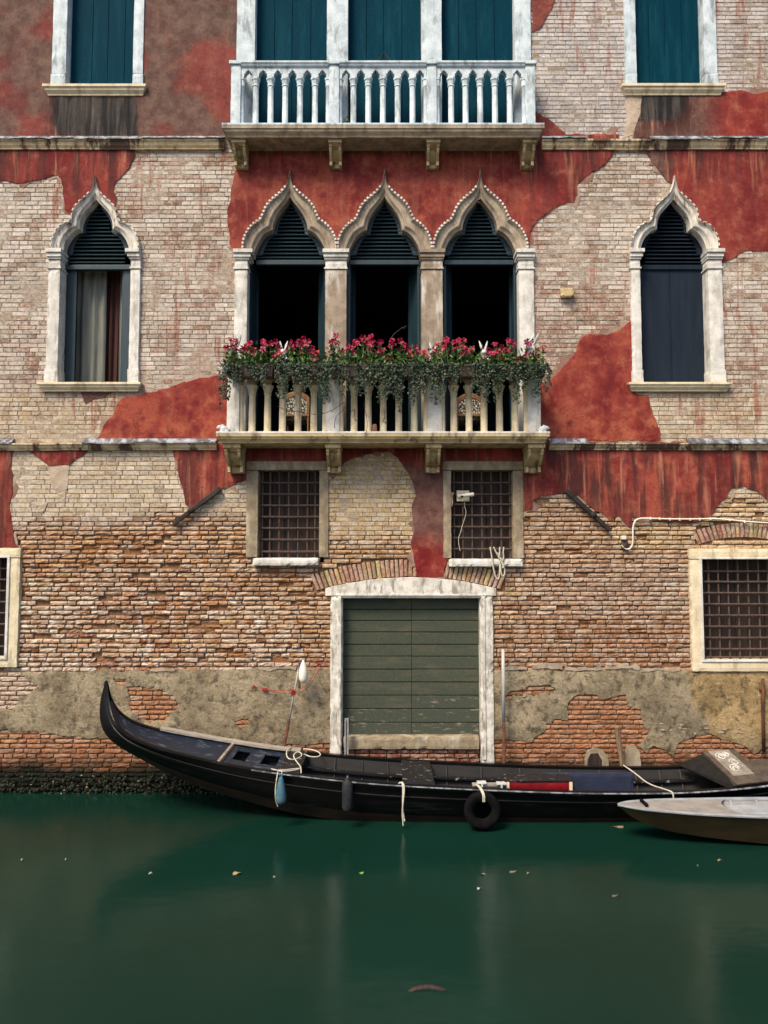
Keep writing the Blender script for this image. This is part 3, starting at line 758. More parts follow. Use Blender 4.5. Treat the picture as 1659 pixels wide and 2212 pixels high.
nbb = [(min(p.x for p in q), max(p.x for p in q), min(p.y for p in q), max(p.y for p in q), q) for q in NOBRICK]
pbb = [(min(p.x for p in q), max(p.x for p in q), min(p.y for p in q), max(p.y for p in q), q, PHOLES.get(k, [])) for k, q in enumerate(PLAST)]
zrow = -0.14; r_i = 0
while zrow < 12.75:
    zc = zrow + CH / 2 + 0.004 * fbm(zrow * 3, 0, 0)
    blk = []
    for q in nbb:
        if q[2] < zc + CH and q[3] > zc - CH:
            for zz in (zc - 0.02, zc + 0.02): blk += spans(q[4], zz)
    pls = [q for q in pbb if q[2] < zc < q[3]]
    x = XL + rnd.uniform(0, 0.2)
    while x < XR:
        w = rnd.choice((0.252, 0.262, 0.245, 0.258, 0.125, 0.13, 0.2)) ; g = rnd.uniform(0.007, 0.012)
        parts = [(x, x + w)]
        x += w + g
        for a, b in blk:
            np_ = []
            for s, e in parts:
                if b <= s or a >= e: np_.append((s, e))
                else:
                    if a - s > 0.03: np_.append((s, a))
                    if e - b > 0.03: np_.append((b, e))
            parts = np_
        for s, e in parts:
            xc = (s + e) / 2; ww = e - s
            hid = False
            for q in pls:
                if q[0] < s and q[1] > e:
                    if all(inside(p, q[4]) for p in ((s - 0.05, zc - 0.05), (e + 0.05, zc - 0.05), (s - 0.05, zc + 0.05), (e + 0.05, zc + 0.05), (xc, zc))) and not any(min(p.x for p in h) - 0.2 < xc < max(p.x for p in h) + 0.2 and min(p.y for p in h) - 0.12 < zc < max(p.y for p in h) + 0.12 for h in q[5]): hid = True; break
            if hid: continue
            px, py = grid_of((xc, 0, zc)); lo = lowness(px, py, xc, zc)
            y = rnd.gauss(0, lerp(0.0012, 0.0045, lo)); rough = lerp(0.0016, 0.0055, lo)
            if py > 1440: y = rnd.gauss(0, 0.004); rough = 0.006
            if lo > 0.6 and py < 1450:
                er = 0.07 + 0.34 * sm(0.0, 0.4, fbm(xc * 1.3, zc * 1.8, 12.0)) if px < 700 else 0.06
                if px < 700: rough = 0.0075
                k = rnd.random()
                if k < er * 0.55: y += rnd.uniform(0.020, 0.050); rough = 0.010
                elif k < er * 1.8: y += rnd.uniform(0.006, 0.018); rough = 0.009
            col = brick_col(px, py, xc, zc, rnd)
            if y > 0.02: col = lc(col[:3], (0.30, 0.13, 0.05), 0.6) + (0.05,)
            big = lo > 0.3
            hh = CH - (rnd.uniform(0.009, 0.015) if lo > 0.4 else rnd.uniform(0.006, 0.010))
            covered = any(q[0] < xc < q[1] and inside((xc, zc), q[4]) for q in pls)
            BR.append((ww * hh / (11.2 + abs(zc - 3.45) * 0.4) * (0 if covered or abs(px - 830) > 820 or not (0 < py < 1640) else 1), Matrix.Translation((xc, y, zc)) @ Matrix.Rotation(rnd.gauss(0, 0.006), 4, 'Y'), ww, hh, 0.06, (4 if ww > 0.15 else 2) if big else 2, 2 if big else 1, rough, col))
    zrow += CH; r_i += 1
# relieving arches of bricks on edge
def voussoirs(fn, xa, xb, hgt, stepm):
    px = xa
    while px < xb:
        y = fn(px) - hgt / 2 - 1; p = W(px, y); sl = (fn(px + 4) - fn(px - 4)) / 8.0
        ang = math.atan(-sl * 1.0) * 1.0 if True else 0
        q = rnd.random(); c = lc((0.36, 0.20, 0.125), (0.44, 0.31, 0.225), q)
        if q > 0.85: c = (0.50, 0.38, 0.20)
        BR.append((0.0012, Matrix.Translation((p.x, rnd.gauss(0.002, 0.004), p.z)) @ Matrix.Rotation(-ang * 1.4, 4, 'Y'), rnd.uniform(0.05, 0.062), hgt / 142.7 * rnd.uniform(0.93, 1.0), 0.06, 2, 3, 0.005, tuple(v * rnd.uniform(0.85, 1.1) for v in c) + (0.3,)))
        px += stepm * 142.7
voussoirs(arc_y, 680, 1092, 38, 0.069); voussoirs(arc2_y, 1506, 1722, 32, 0.069)
BR.sort(key=lambda b: -b[0])
for k, b in enumerate(BR[:300]):
    m = MB(); c = b[1].translation.copy()
    brick_geo(m, Matrix.Rotation(b[1].to_euler().y, 4, 'Y'), *b[2:7], rnd, b[7], b[8])
    o = obj('brick', m, 'brick', wall, recalc=False); o.location = c
m = MB()
for b in BR[300:]: brick_geo(m, b[1], *b[2:7], rnd, b[7], b[8])
obj('brickwork', m, 'brick', wall, recalc=False, kind='stuff')

# ------------------------------------------------------------------ upper windows with plank shutters
def planks(x0, x1, z0, z1, y, n, mat, parent, th=0.03, seams=None):
    xs = [x0] + (seams or [x0 + (x1 - x0) * i / n for i in range(1, n)]) + [x1]
    for a, b in zip(xs, xs[1:]):
        obj('plank', MB().box(a + 0.003, b - 0.003, y + random.uniform(-.002, .002), y + th, z0, z1), mat, parent, bevel=0.004)
def sill(x0, x1, zt, h, parent, mat='stone_cream', proj=0.13, back=0.1):
    prof = [(back, zt), (-proj, zt), (-proj, zt - h * 0.28), (-proj + 0.02, zt - h * 0.34), (-proj + 0.025, zt - h * 0.55), (-proj + 0.06, zt - h * 0.85), (-proj + 0.065, zt - h), (back, zt - h)]
    m = MB().extrude(prof, x0, x1)
    # mitred returns: pull the lower members in at the ends
    v = []
    for (x, y, z) in m.v:
        t = (zt - z) / h; inn = 0.0 if t < 0.3 else (0.02 + 0.045 * (t - 0.3) / 0.7)
        v.append((x + inn if x < (x0 + x1) / 2 else x - inn, y, z))
    m.v = v
    return obj('sill', m, mat, parent, bevel=0.004)
ZTOP = TOPZ - 0.35
def upper_window(pxs, seams, foot, jl, jr, sx):
    # pxs: outer left, inner left, inner right, outer right at the foot
    a, b, c, d = [X(p, foot) for p in pxs]; zf = Z(foot)
    win = obj('window', MB().box(a, d, -0.05, 0.16, ZTOP, ZTOP + 0.2), 'stone_skylit', house, bevel=0.008)
    for s, (o, i) in ((0, (a, b)), (1, (d, c))):
        lo, hi = min(o, i), max(o, i)
        obj('jamb', MB().rbox(lo, hi, -0.045, 0.16, zf + 0.2, ZTOP, 0.12, 0.003, 0.006, s), 'stone_skylit', win)
        obj('jamb_base', MB().rbox(lo - 0.008 * (1 - s) , hi + 0.008 * s, -0.056, 0.16, zf, zf + 0.199, 0.05, 0.003, 0.01, s + 4), 'stone_skylit', win)
    planks(b, c, zf, ZTOP, 0.13, 4, 'shutter_blue', win, seams=[X(p, foot) for p in seams])
    sill(X(sx[0], foot), X(sx[1], foot), zf, 0.155, win, 'stone_cream', 0.10)
upper_window((112, 144, 287, 310), (190, 224, 261), 189, 1, 1, (97, 319))
upper_window((1350, 1375, 1520, 1549), (1411, 1446, 1483), 188, 1, 1, (1340, 1563))
zf = Z(288); win = obj('window', MB().box(X(511, 260), X(1148, 260), -0.05, 0.16, ZTOP, ZTOP + 0.2), 'stone_skylit', house, bevel=0.008)
PX3 = [(510, 551), (705, 752), (910, 955), (1111, 1148)]
for k, (a, b) in enumerate(PX3):
    obj('jamb', MB().rbox(X(a, 200), X(b, 200), -0.045, 0.16, zf, ZTOP, 0.12, 0.003, 0.008, k), 'stone_skylit', win)
for a, b, se in ((551, 705, (589.5, 628, 669)), (752, 910, (791, 829, 869)), (955, 1111, (993, 1032, 1072))):
    planks(X(a, 200), X(b, 200), zf, ZTOP, 0.12, 4, 'shutter_blue', win, seams=[X(p, 200) for p in se])

# ------------------------------------------------------------------ pointed arch windows
def arch_band(cx, sy, so, si, dent):
    n1, n2 = (16, 30) if dent else (14, 24)
    sec = [(0.0, 0.03), (0.0, -0.070), (0.10, -0.088), (0.20, -0.072), (0.24, -0.050), (0.56, -0.040), (0.62, -0.052), (0.72, -0.046), (0.80, -0.018), (1.0, 0.0), (1.0, 0.24)]
    m = MB()
    Ls = half_curve(so, cx, sy, n1, n2, -0.05), half_curve(si, cx, sy, n1, n2, -0.03)
    Rs = half_curve(so, cx, sy, n1, n2, -0.05, -1), half_curve(si, cx, sy, n1, n2, -0.03, -1)
    for O, I in (Ls, Rs):
        rows = []
        for k, (o, i) in enumerate(zip(O, I)):
            jag = 0.016 if (dent and k % 2) else 0.0
            w = (mnoise.noise(Vector((o.x * 6, o.y * 6, 0)))) * 0.004
            rows.append([(lerp(o.x, i.x, t), y + (jag if 0 < t < 0.22 else 0) + w, lerp(o.y, i.y, t)) for t, y in sec])
        m.loft(rows)
    return m, Ls, Rs
def dentils(win, cx, sy, so, step):
    """row of small carved blocks following the outer edge of the arch"""
    m = MB()
    for sg in (1, -1):
        pl = half_curve(so, cx, sy, 40, 60, -0.05, sg); last = None
        for p, q in list(zip(pl, pl[1:]))[:-18]:
            if last is not None and (p - last).length < step: continue
            last = p; t = (q - p).normalized(); n = Vector((t.y, -t.x)) * sg
            vs = []
            for y in (-0.104 if step < 0.06 else -0.096, -0.06):
                for u, v in ((-0.5, -0.25), (0.5, -0.25), (0.5, 0.45), (-0.5, 0.45)):
                    k = p + t * (u * step * 0.58) + n * (v * (0.042 if step < 0.06 else 0.026)); vs.append((k.x, y, k.y))
            m.add(vs, [(0, 1, 2, 3), (7, 6, 5, 4)] + [(i, (i + 1) % 4, 4 + (i + 1) % 4, 4 + i) for i in range(4)])
    obj('dentil_course', m, 'stone_stained' if step > 0.06 else 'stone_white', win, kind='stuff')
def inner_half(si, dy):
    pts = si[0] + si[1][1:]
    for a, b in zip(pts, pts[1:]):
        if a[1] <= dy <= b[1]: return -lerp(a[0], b[0], (dy - a[1]) / max(1e-6, b[1] - a[1]))
    return 0.0
def tympanum(win, cx, sy, si, Y, mat, drop):
    """dark wooden louvre filling the pointed head"""
    n1, n2 = 10, 14
    for sgn in (1, -1):
        I = half_curve(si, cx, sy, n1, n2, 0.0, sgn)
        J = [Vector((lerp(p.x, X(cx, sy), 0.20), lerp(p.y, Z(sy) + 0.15, 0.06))) for p in I]
        m = MB().loft([[(i.x, Y - 0.03, i.y), (j.x, Y - 0.03, j.y), (j.x, Y + 0.03, j.y)] for i, j in zip(I, J)])
        obj('louvre_frame', m, mat, win)
    dy = -drop
    while dy < si[1][-1][1] - 14:
        hw = inner_half(si, max(0, dy)) * 0.90
        if 14 < dy < 62: hw = min(hw, si[1][0][0] * -1 + 26)
        if hw > 6:
            a, b, z = X(cx - hw, sy - dy, Y), X(cx + hw, sy - dy, Y), Z(sy - dy, Y)
            m = MB(); m.extrude([(Y - 0.035, z - 0.022), (Y - 0.03, z - 0.030), (Y + 0.03, z + 0.022), (Y + 0.025, z + 0.030)], a, b)
            obj('louvre_slat', m, mat, win)
        dy += 8.2
    b0 = sy + drop
    obj('transom', MB().box(X(cx - 76, b0), X(cx + 76, b0), Y - 0.04, Y + 0.05, Z(b0 + 10, Y), Z(b0, Y)), mat, win, bevel=0.006)
def pilaster(win, x0, x1, cap0, cap1, ytop, ybot, mat, mcap, seed, base=None, depth=0.2, ym=700):
    """x0..x1 shaft and cap0..cap1 capital, in the survey grid at height ym"""
    Y0 = -0.05
    a, b, c, d = X(x0, ym), X(x1, ym), X(cap0, 555), X(cap1, 555)
    z0, z1 = Z(ybot), Z(ytop + 21); zn = Z(ytop + 41)
    obj('jamb', MB().rbox(a, b, Y0, depth, z0, zn - 0.001, 0.07, 0.003, 0.01, seed), mat, win)
    m = MB(); e = 0.012
    m.box(a - e, b + e, Y0 - e, depth, zn, zn + 0.028)
    m.rbox(a, b, Y0, depth, zn + 0.028, z1, 0.06, 0.003, 0.006, seed + 3)
    zt = Z(ytop); h = zt - z1
    for k, (f0, f1, g) in enumerate(((0.0, 0.22, 0.25), (0.22, 0.5, 0.6), (0.5, 0.62, 0.5), (0.62, 1.0, 1.0))):
        m.box(lerp(a, c, g), lerp(b, d, g), Y0 - 0.06 * g, depth, z1 + h * f0 + 0.0005, z1 + h * f1)
    obj('capital', m, mcap, win, bevel=0.004)
    if base: obj('jamb_base', MB().rbox(a - 0.012, b + 0.012, Y0 - 0.012, depth, z0, Z(base), 0.06, 0.003, 0.008, seed + 8), mcap, win)
# left window with curtain, right window shuttered
for k, sx in ((0, (87, 309)), (4, (1353, 1575))):
    cx, sy, so, si, by = ARCHES[k]
    m, Ls, Rs = arch_band(cx, sy, so, si, False)
    win = obj('window', m, 'stone_stained', house, smooth=True); dentils(win, cx, sy, so, 0.075)
    if k == 0:
        pilaster(win, 103, 130, 104, 138, 542, 829, 'stone_white', 'stone_white', 1, 798)
        pilaster(win, 281, 303, 275, 305, 542, 829, 'stone_white', 'stone_white', 2, 798)
    else:
        pilaster(win, 1362, 1384, 1358, 1388, 542, 830, 'stone_white', 'stone_white', 3, 800)
        pilaster(win, 1529, 1561, 1523, 1560, 542, 830, 'stone_white', 'stone_white', 4, 800)
    sill(X(sx[0], 830), X(sx[1], 830), Z(829), 0.13, win, 'stone_cream', 0.12)
    tympanum(win, cx, sy, si, 0.17, 'dark_green_wood' if k == 0 else 'shutter_slate', 32)
    zb, zt = Z(829, 0.2), Z(576, 0.2)
    if k == 0:
        lf = MB(); a, b = X(128, 700, 0.2), X(164, 700, 0.2)
        lf.box(a, a + 0.06, 0.18, 0.24, zb, zt); lf.box(a + 0.06, b, 0.20, 0.225, zb, zt); lf.box(b - 0.05, b, 0.19, 0.235, zb, zt)
        obj('shutter_leaf', lf, 'dark_green_wood', win, bevel=0.004)
        lf = MB(); a, b = X(266, 700, 0.2), X(284, 700, 0.2); lf.box(a, b, 0.17, 0.22, zb, zt); lf.box(a - 0.03, a, 0.2, 0.5, zb, zt)
        obj('shutter_leaf', lf, 'dark_green_wood', win, bevel=0.004)
    else:
        a, b, c = X(1384, 700, 0.2), X(1447, 700, 0.2), X(1530, 700, 0.2)
        for u, v in ((a, b), (b, c)): obj('shutter_leaf', MB().box(u + 0.002, v - 0.002, 0.16, 0.2, zb, zt), 'shutter_slate', win, bevel=0.004)
# triple window
m = MB(); win = None
for k in (1, 2, 3):
    cx, sy, so, si, by = ARCHES[k]
    mm, Ls, Rs = arch_band(cx, sy, so, si, True)
    if win is None: win = obj('window', mm, 'stone_arch', house, smooth=True)
    else: obj('arch', mm, 'stone_arch', win, smooth=True)
    dentils(win, cx, sy, so, 0.058)
    tympanum(win, cx, sy, si, 0.18, 'dark_green_wood', 20)
pilaster(win, 506, 535, 506, 548, 543, 938, 'stone_white', 'stone_white', 11)
pilaster(win, 702, 749, 698, 755, 543, 938, 'stone_brown', 'stone_white', 12)
pilaster(win, 910, 957, 906, 961, 543, 938, 'stone_brown', 'stone_brown', 13)
pilaster(win, 1120, 1154, 1113, 1154, 543, 938, 'stone_white', 'stone_white', 14)
zb, zt = Z(936, 0.2), Z(566, 0.2)
def leaf(x0, x1, Yh, Y1):
    """narrow casement leaf folded inwards: hinge at x0, free edge at x1 deeper in the room"""
    a, b = X(x0, 700, Yh), X(x1, 700, Y1)
    d = Vector((b - a, Y1 - Yh)); n = Vector((-d.y, d.x)).normalized() * 0.02
    m = MB()
    for z0, z1, f0, f1, th in ((zb, zt, 0, 0.14, 1), (zb, zt, 0.86, 1, 1), (zb, zb + 0.25, 0.14, 0.86, .95), (zt - 0.12, zt, 0.14, 0.86, .95), (zb, zt, 0.14, 0.86, 0.4)):
        p0 = Vector((a, Yh)) + d * f0; p1 = Vector((a, Yh)) + d * f1
        q = [p0 - n * th, p1 - n * th, p1 + n * th, p0 + n * th]
        m.add([(p.x, p.y, z0) for p in q] + [(p.x, p.y, z1) for p in q], [(0, 1, 2, 3), (7, 6, 5, 4)] + [(i, (i + 1) % 4, 4 + (i + 1) % 4, 4 + i) for i in range(4)])
    obj('casement_leaf', m, 'dark_green_wood', win)
leaf(537, 557, 0.12, 0.62); leaf(703, 690, 0.2, 0.55)
leaf(751, 766, 0.2, 0.55); leaf(908, 884, 0.16, 0.62)
leaf(958, 974, 0.2, 0.5); leaf(1118, 1102, 0.12, 0.55)
for a, b in ((537, 708), (751, 908), (958, 1116)):
    for p in (a + 3, b - 3):
        obj('casement_post', MB().box(X(p, 700, 0.2) - 0.022, X(p, 700, 0.2) + 0.022, 0.17, 0.24, zb, zt), 'dark_green_wood', win, bevel=0.005)

# ------------------------------------------------------------------ balconies
BF, UBF = -0.50, -0.36                       # front plane of the parapet, thickness
def bracket(parent, x0, x1, zt, zb, mat, proj, hollow):
    a, b = x0, x1
    h = zt - zb
    prof = [(0.02, zt), (-proj, zt), (-proj, zt - h * 0.16), (-proj + 0.03, zt - h * 0.20), (-proj + 0.03, zt - h * 0.28)]
    foot = 0.17 if proj < 0.4 else 0.22
    for i in range(9):
        t = i / 8; prof.append((lerp(-proj + 0.05, -foot + 0.03, t ** 1.5) - 0.015 * math.sin(t * math.pi), zt - h * lerp(0.30, 0.78, t)))
    prof += [(-foot, zt - h * 0.80), (-foot, zb), (0.02, zb)]
    m = MB(); m.extrude(prof, a, a + 0.042); m.extrude(prof, b - 0.042, b)
    core = [(min(0.0, y + 0.09) if -0.02 > y and k > 3 else y + (0.012 if y < -0.02 else 0), z + (0.0 if k < 2 else 0.0)) for k, (y, z) in enumerate(prof)]
    m.extrude(core, a + 0.0421, b - 0.0421)
    m.extrude([(0.02, zt + 0.0), (-proj - 0.012, zt + 0.0), (-proj - 0.012, zt - h * 0.15), (0.02, zt - h * 0.15)], a - 0.012, b + 0.012)
    return obj('bracket', m, mat, parent, bevel=0.004)
def balcony(posts, bays, rail_y, foot_y, slab, brk, mats, low):
    Y = BF if low else UBF
    zr, zf = Z(rail_y, Y), Z(foot_y, Y)
    x0, x1 = X(slab[0], slab[2], Y - 0.1), X(slab[1], slab[2], Y - 0.1)
    zs = Z(slab[2], Y - 0.1); hs = slab[3]
    Yb = Y - 0.1
    prof = [(0.0, zs), (Yb, zs), (Yb, zs - hs * 0.30), (Yb + 0.012, zs - hs * 0.34), (Yb + 0.02, zs - hs * 0.55), (Yb + 0.055, zs - hs * 0.85), (Yb + 0.065, zs - hs), (0.0, zs - hs)]
    m = MB(); NS = 24
    rows = []
    for i in range(NS + 1):
        t = i / NS; xx = lerp(x0, x1, t)
        row = []
        for k, (y, z) in enumerate(prof):
            inn = 0 if k in (0, 1, 2) else 0.065 * ((zs - z) / hs)
            xq = xx + inn * (1 if t < 0.5 else -1) * (1 if i in (0, NS) else 0)
            row.append((xq, y + 0.004 * mnoise.noise(Vector((xx * 5, k, 0))), z + (0.012 * mnoise.noise(Vector((xx * 4, 5, 0))) if k == 6 and not low else 0)))
        rows.append(row)
    m.loft(rows, True, True)
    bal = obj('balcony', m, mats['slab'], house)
    fil = MB().box(x0 - 0.004, x1 + 0.004, Yb - 0.004, 0.0, zs + 0.0005, zs + 0.035)
    obj('slab_edge', fil, mats['edge'], bal, bevel=0.006)
    zf = zs + 0.035
    # end returns to the wall
    zcap = zr - 0.075
    pw = []
    for k, (a, b) in enumerate(posts):
        a, b = X(a, 200 if not low else 880, Y), X(b, 200 if not low else 880, Y); pw.append((a, b))
        obj('post', MB().rbox(a, b, Y, Y + 0.15, zf, zr - 0.045, 0.07, 0.003, 0.008, k), mats['post'], bal)
        obj('post_cap', MB().box(a - 0.022, b + 0.022, Y - 0.022, Y + 0.172, zr - 0.0445, zr + 0.012), mats['post'], bal, bevel=0.008)
    for (a, b), (c, d), cols in zip(pw, pw[1:], bays):
        prof = [(Y + 0.0, zcap), (Y - 0.012, zcap + 0.02), (Y - 0.012, zcap + 0.035), (Y - 0.028, zcap + 0.045), (Y - 0.028, zr), (Y + 0.148, zr), (Y + 0.148, zcap)]
        obj('rail', MB().extrude(prof, b + 0.001, c - 0.001), mats['post'], bal, bevel=0.003)
        n = len(cols); xs = [X(p, 200 if not low else 880, Y) for p in cols]
        sp = (xs[-1] - xs[0]) / (n - 1)
        hp = 0.155                                             # pierced arcade under the rail
        zb = zcap - hp; cw = 0.052
        poly = [Vector((b, zcap - 0.001)), Vector((b, zb))]
        cen = [xs[0] - sp] + xs + [xs[-1] + sp]
        arch = [(-1, 0), (-1.0, 0.34), (-0.64, 0.40), (-0.66, 0.52), (-0.36, 0.60), (-0.14, 0.68), (0, 0.82)]
        for u, v in zip(cen, cen[1:]):
            l = max(u + cw, b + 0.015); r = min(v - cw, c - 0.015); cc = (l + r) / 2; hw = (r - l) / 2
            for ax, az in arch + [(-q[0], q[1]) for q in arch[::-1][1:]]:
                poly.append(Vector((cc + ax * hw, zb + az * hp)))
        poly += [Vector((c, zb)), Vector((c, zcap - 0.001))]
        cl = [poly[0]]
        for p in poly[1:]:
            if (p - cl[-1]).length > 1e-4: cl.append(p)
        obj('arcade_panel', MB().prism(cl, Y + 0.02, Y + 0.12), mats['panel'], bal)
        for q, xx in enumerate([b + 0.012] + xs + [c - 0.012]):
            half = q in (0, n + 1)
            cy = Y + 0.07; r = 0.036 if half else 0.047; H = zb - zf
            if low: r *= 1.1
            if low: pr = [(r * 1.15, zf), (r * 1.15, zf + 0.03), (r * 1.02, zf + 0.045), (r * 1.0, zf + H * 0.4), (r * 0.92, zf + H * 0.80), (r * 1.12, zf + H * 0.81), (r * 1.12, zf + H * 0.83), (r * 0.98, zf + H * 0.84), (r * 1.25, zf + H * 0.91), (r * 1.62, zf + H * 0.97), (r * 1.7, zb)]
            else: pr = [(r * 1.2, zf), (r * 1.2, zf + 0.03), (r, zf + 0.045), (r * 0.95, zf + H * 0.83), (r * 1.15, zf + H * 0.84), (r * 1.15, zf + H * 0.86), (r * 1.0, zf + H * 0.87), (r * 1.3, zf + H * 0.955), (r * 1.5, zf + H * 0.96), (r * 1.5, zb)]
            obj('baluster', MB().lathe(xx, cy, pr, 8, R(22.5)), mats['bal'], bal, smooth=True)
    for s in (0, 1):
        a, b = pw[0] if s == 0 else pw[-1]
        obj('side_rail', MB().box(a + 0.01, b - 0.01, Y + 0.151, -0.05, zcap, zr), mats['post'], bal, bevel=0.005)
        xc = (a + b) / 2
        obj('arcade_panel', MB().box(xc - 0.04, xc + 0.04, Y + 0.151, -0.05, zcap - 0.05, zcap - 0.001), mats['panel'], bal)
        obj('baluster', MB().lathe(xc, Y + 0.30, [(0.048, zf), (0.04, zf + 0.05), (0.038, zcap - 0.2), (0.06, zcap - 0.051)], 8, R(22.5)), mats['bal'], bal, smooth=True)
    for k, (a, b) in enumerate(brk):
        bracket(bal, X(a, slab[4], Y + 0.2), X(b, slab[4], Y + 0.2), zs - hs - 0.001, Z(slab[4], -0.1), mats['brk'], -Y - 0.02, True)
    return bal, zs, zr, pw
UPM = dict(slab='stone_slab', edge='stone_skylit', post='stone_skylit', panel='stone_skylit', bal='stone_skylit', brk='stone_ochre_lit')
LOM = dict(slab='stone_ochre_lit', edge='stone_white', post='stone_white', panel='stone_ochre_lit', bal='stone_cream', brk='stone_ochre_lit')
zo = lambda xs: [466.3 + 0.4464 * v for v in xs]
upbal, UZS, UZR, upw = balcony([(497.5, 520), (709.6, 732.8), (921.6, 944), (1135, 1157)],
    [zo((190, 262, 333, 405, 478)), zo((665, 737, 808, 880, 952)), zo((1140, 1210, 1281, 1353, 1425))], 133, 267, (479, 1176, 270, 0.155, 362),
    [(506, 533), (712, 738), (921.5, 948), (1127, 1153)], UPM, False)
lobal, LZS, LZR, lpw = balcony([(489, 517), (703, 734), (922.5, 955), (1140, 1169)],
    [zo((172, 247, 320, 395, 472)), zo((668, 737, 810, 885, 960)), zo((1153, 1227, 1300, 1375, 1450))], 798, 933, (467, 1188, 937, 0.125, 1022),
    [(489, 522), (706, 736), (920.7, 950.6), (1138, 1171)], LOM, True)

# ------------------------------------------------------------------ string courses with lead on top
def string_course(y0, y1, spans_, lead_h, mat):
    zt, zb = Z(y0, -0.08), Z(y1, -0.06); h = zt - zb
    sc = None
    for (a, b) in spans_:
        xa, xb = X(a, y0), X(b, y0); n = max(1, round((xb - xa) / 1.15)); cuts = [xa + (xb - xa) * i / n + (random.uniform(-.2, .2) if 0 < i < n else 0) for i in range(n + 1)]
        for u, v in zip(cuts, cuts[1:]):
            pr = [(0.02, zt), (-0.105, zt), (-0.105, zt - h * 0.22), (-0.085, zt - h * 0.30), (-0.072, zt - h * 0.62), (-0.045, zt - h * 0.92), (-0.045, zb), (0.02, zb)]
            rows = []; k = max(2, int((v - u) / 0.09)); dz = random.uniform(-.004, .004)
            for i in range(k + 1):
                xx = lerp(u + 0.003, v - 0.003, i / k)
                ch = 0.010 * max(0, fbm(xx * 5, zt, 3.0)); rows.append([(xx, y + (ch if y < -0.08 else 0) + 0.003 * fbm(xx * 8, j, 1), z + dz - (ch * 0.5 if j in (1,) else 0)) for j, (y, z) in enumerate(pr)])
            m = MB().loft(rows, True, True)
            o = obj('string_course' if sc is None else 'moulding_block', m, mat, house if sc is None else sc)
            if sc is None: sc = o
        # beaten lead flashing, creased and curling
        x = xa
        while x < xb:
            e = min(xb, x + random.uniform(0.5, 1.4)); k = max(3, int((e - x) / 0.06)); rows = []
            tz = random.uniform(-.016, .012)
            if random.random() < 0.10: x = e; continue
            for i in range(k + 1):
                xx = lerp(x, e - 0.004, i / k); w = 0.012 * fbm(xx * 4, zt * 3, 6.0) + tz
                rows.append([(xx, 0.02, zt + lead_h), (xx, -0.022, zt + lead_h + 0.004), (xx, -0.085, zt + 0.016 + w * 0.6), (xx, -0.122 - abs(w) * 0.6, zt + 0.006 + w), (xx, -0.124 - abs(w) * 0.6, zt - 0.012 + w), (xx, -0.112, zt + 0.001 + w * 0.5)])
            obj('lead_flashing', MB().loft(rows), 'lead', sc, recalc=False); x = e
    return sc
string_course(301, 321, [(-260, 487), (1169, 1930)], 0.085, 'stone_string')
string_course(957, 972, [(-260, 470), (1184, 1930)], 0.075, 'stone_string')

# ------------------------------------------------------------------ ground floor windows with iron grilles
def grille_window(outer, inner, vbars, hbars, mat, back, sillspec=None, fr=0.035, inset=0.09, ym=1110, fillet=False):
    ox0, ox1, oy0, oy1 = outer; ix0, ix1, iy0, iy1 = inner
    a, b, c, d = X(ox0, ym), X(ix0, ym), X(ix1, ym), X(ox1, ym)
    zt, zit, zib, zb = Z(oy0), Z(iy0), Z(iy1), Z(oy1)
    win = obj('window', MB().rbox(a, d, -fr, 0.3, zit, zt, 0.07, 0.004, 0.012, ox0), mat, house)
    obj('jamb', MB().rbox(a + 0.004, b, -fr + 0.003, 0.3, zb, zit - 0.001, 0.07, 0.004, 0.014, ox0 + 1), mat, win)
    obj('jamb', MB().rbox(c, d - 0.004, -fr + 0.003, 0.3, zb, zit - 0.001, 0.07, 0.004, 0.014, ox0 + 2), mat, win)
    if fillet:
        m = MB(); e = 0.028
        m.box(b - e, b + 0.012, -fr - 0.014, 0.02, zib, zit); m.box(c - 0.012, c + e, -fr - 0.014, 0.02, zib, zit)
        m.box(b - e, c + e, -fr - 0.0145, 0.02, zit + 0.0005, zit + e); m.box(b - e, c + e, -fr - 0.0145, 0.02, zib - e, zib - 0.0005)
        obj('fillet', m, 'stone_white', win, bevel=0.004)
        obj('sill', MB().rbox(a + 0.01, d - 0.01, -fr + 0.002, 0.3, zb - 0.002, zib - 0.001, 0.07, 0.004, 0.012, ox0 + 5), mat, win)
    if sillspec:
        s0, s1, sy0, sy1 = sillspec
        obj('sill', MB().rbox(X(s0, ym), X(s1, ym), -0.10, 0.3, Z(sy1, -0.1), Z(sy0, -0.1), 0.05, 0.006, 0.03, ox0 + 4), 'stone_white', win)
    hb = MB()
    nb = max(3, round((c - b) / 0.2)); xs = [lerp(b - 0.02, c + 0.02, i / nb) for i in range(nb + 1)]
    for u, v in zip(xs, xs[1:]): obj('back_board', MB().box(u + 0.004, v - 0.004, back, back + 0.03, zib - 0.05, zit + 0.05), 'board_brown', win)
    m = MB()
    for p in vbars:
        x = X(p, ym, inset); obj('bar', MB().tube([(x, inset, zib - 0.02), (x + 0.002, inset, (zib + zit) / 2), (x, inset, zit + 0.02)], 0.0135, 6), 'iron', win)
    for q in hbars:
        z = Z(q, inset - 0.02); obj('bar', MB().tube([(b - 0.02, inset - 0.018, z), ((b + c) / 2, inset - 0.02, z - 0.003), (c + 0.02, inset - 0.018, z)], 0.0145, 6), 'iron', win)
    return win
s6 = lambda v: 466.3 + 0.4464 * v
s6y = lambda v: 960 + 0.4464 * v
gw1 = grille_window((531, 711, 996, 1204), (558, 689, 1016, 1205), [s6(v) for v in (225, 262, 307, 352, 397, 443, 480)], [s6y(v) for v in (185, 240, 295, 350, 405, 460, 518)], 'stone_taupe', 0.24, (548, 690, 1205, 1222))
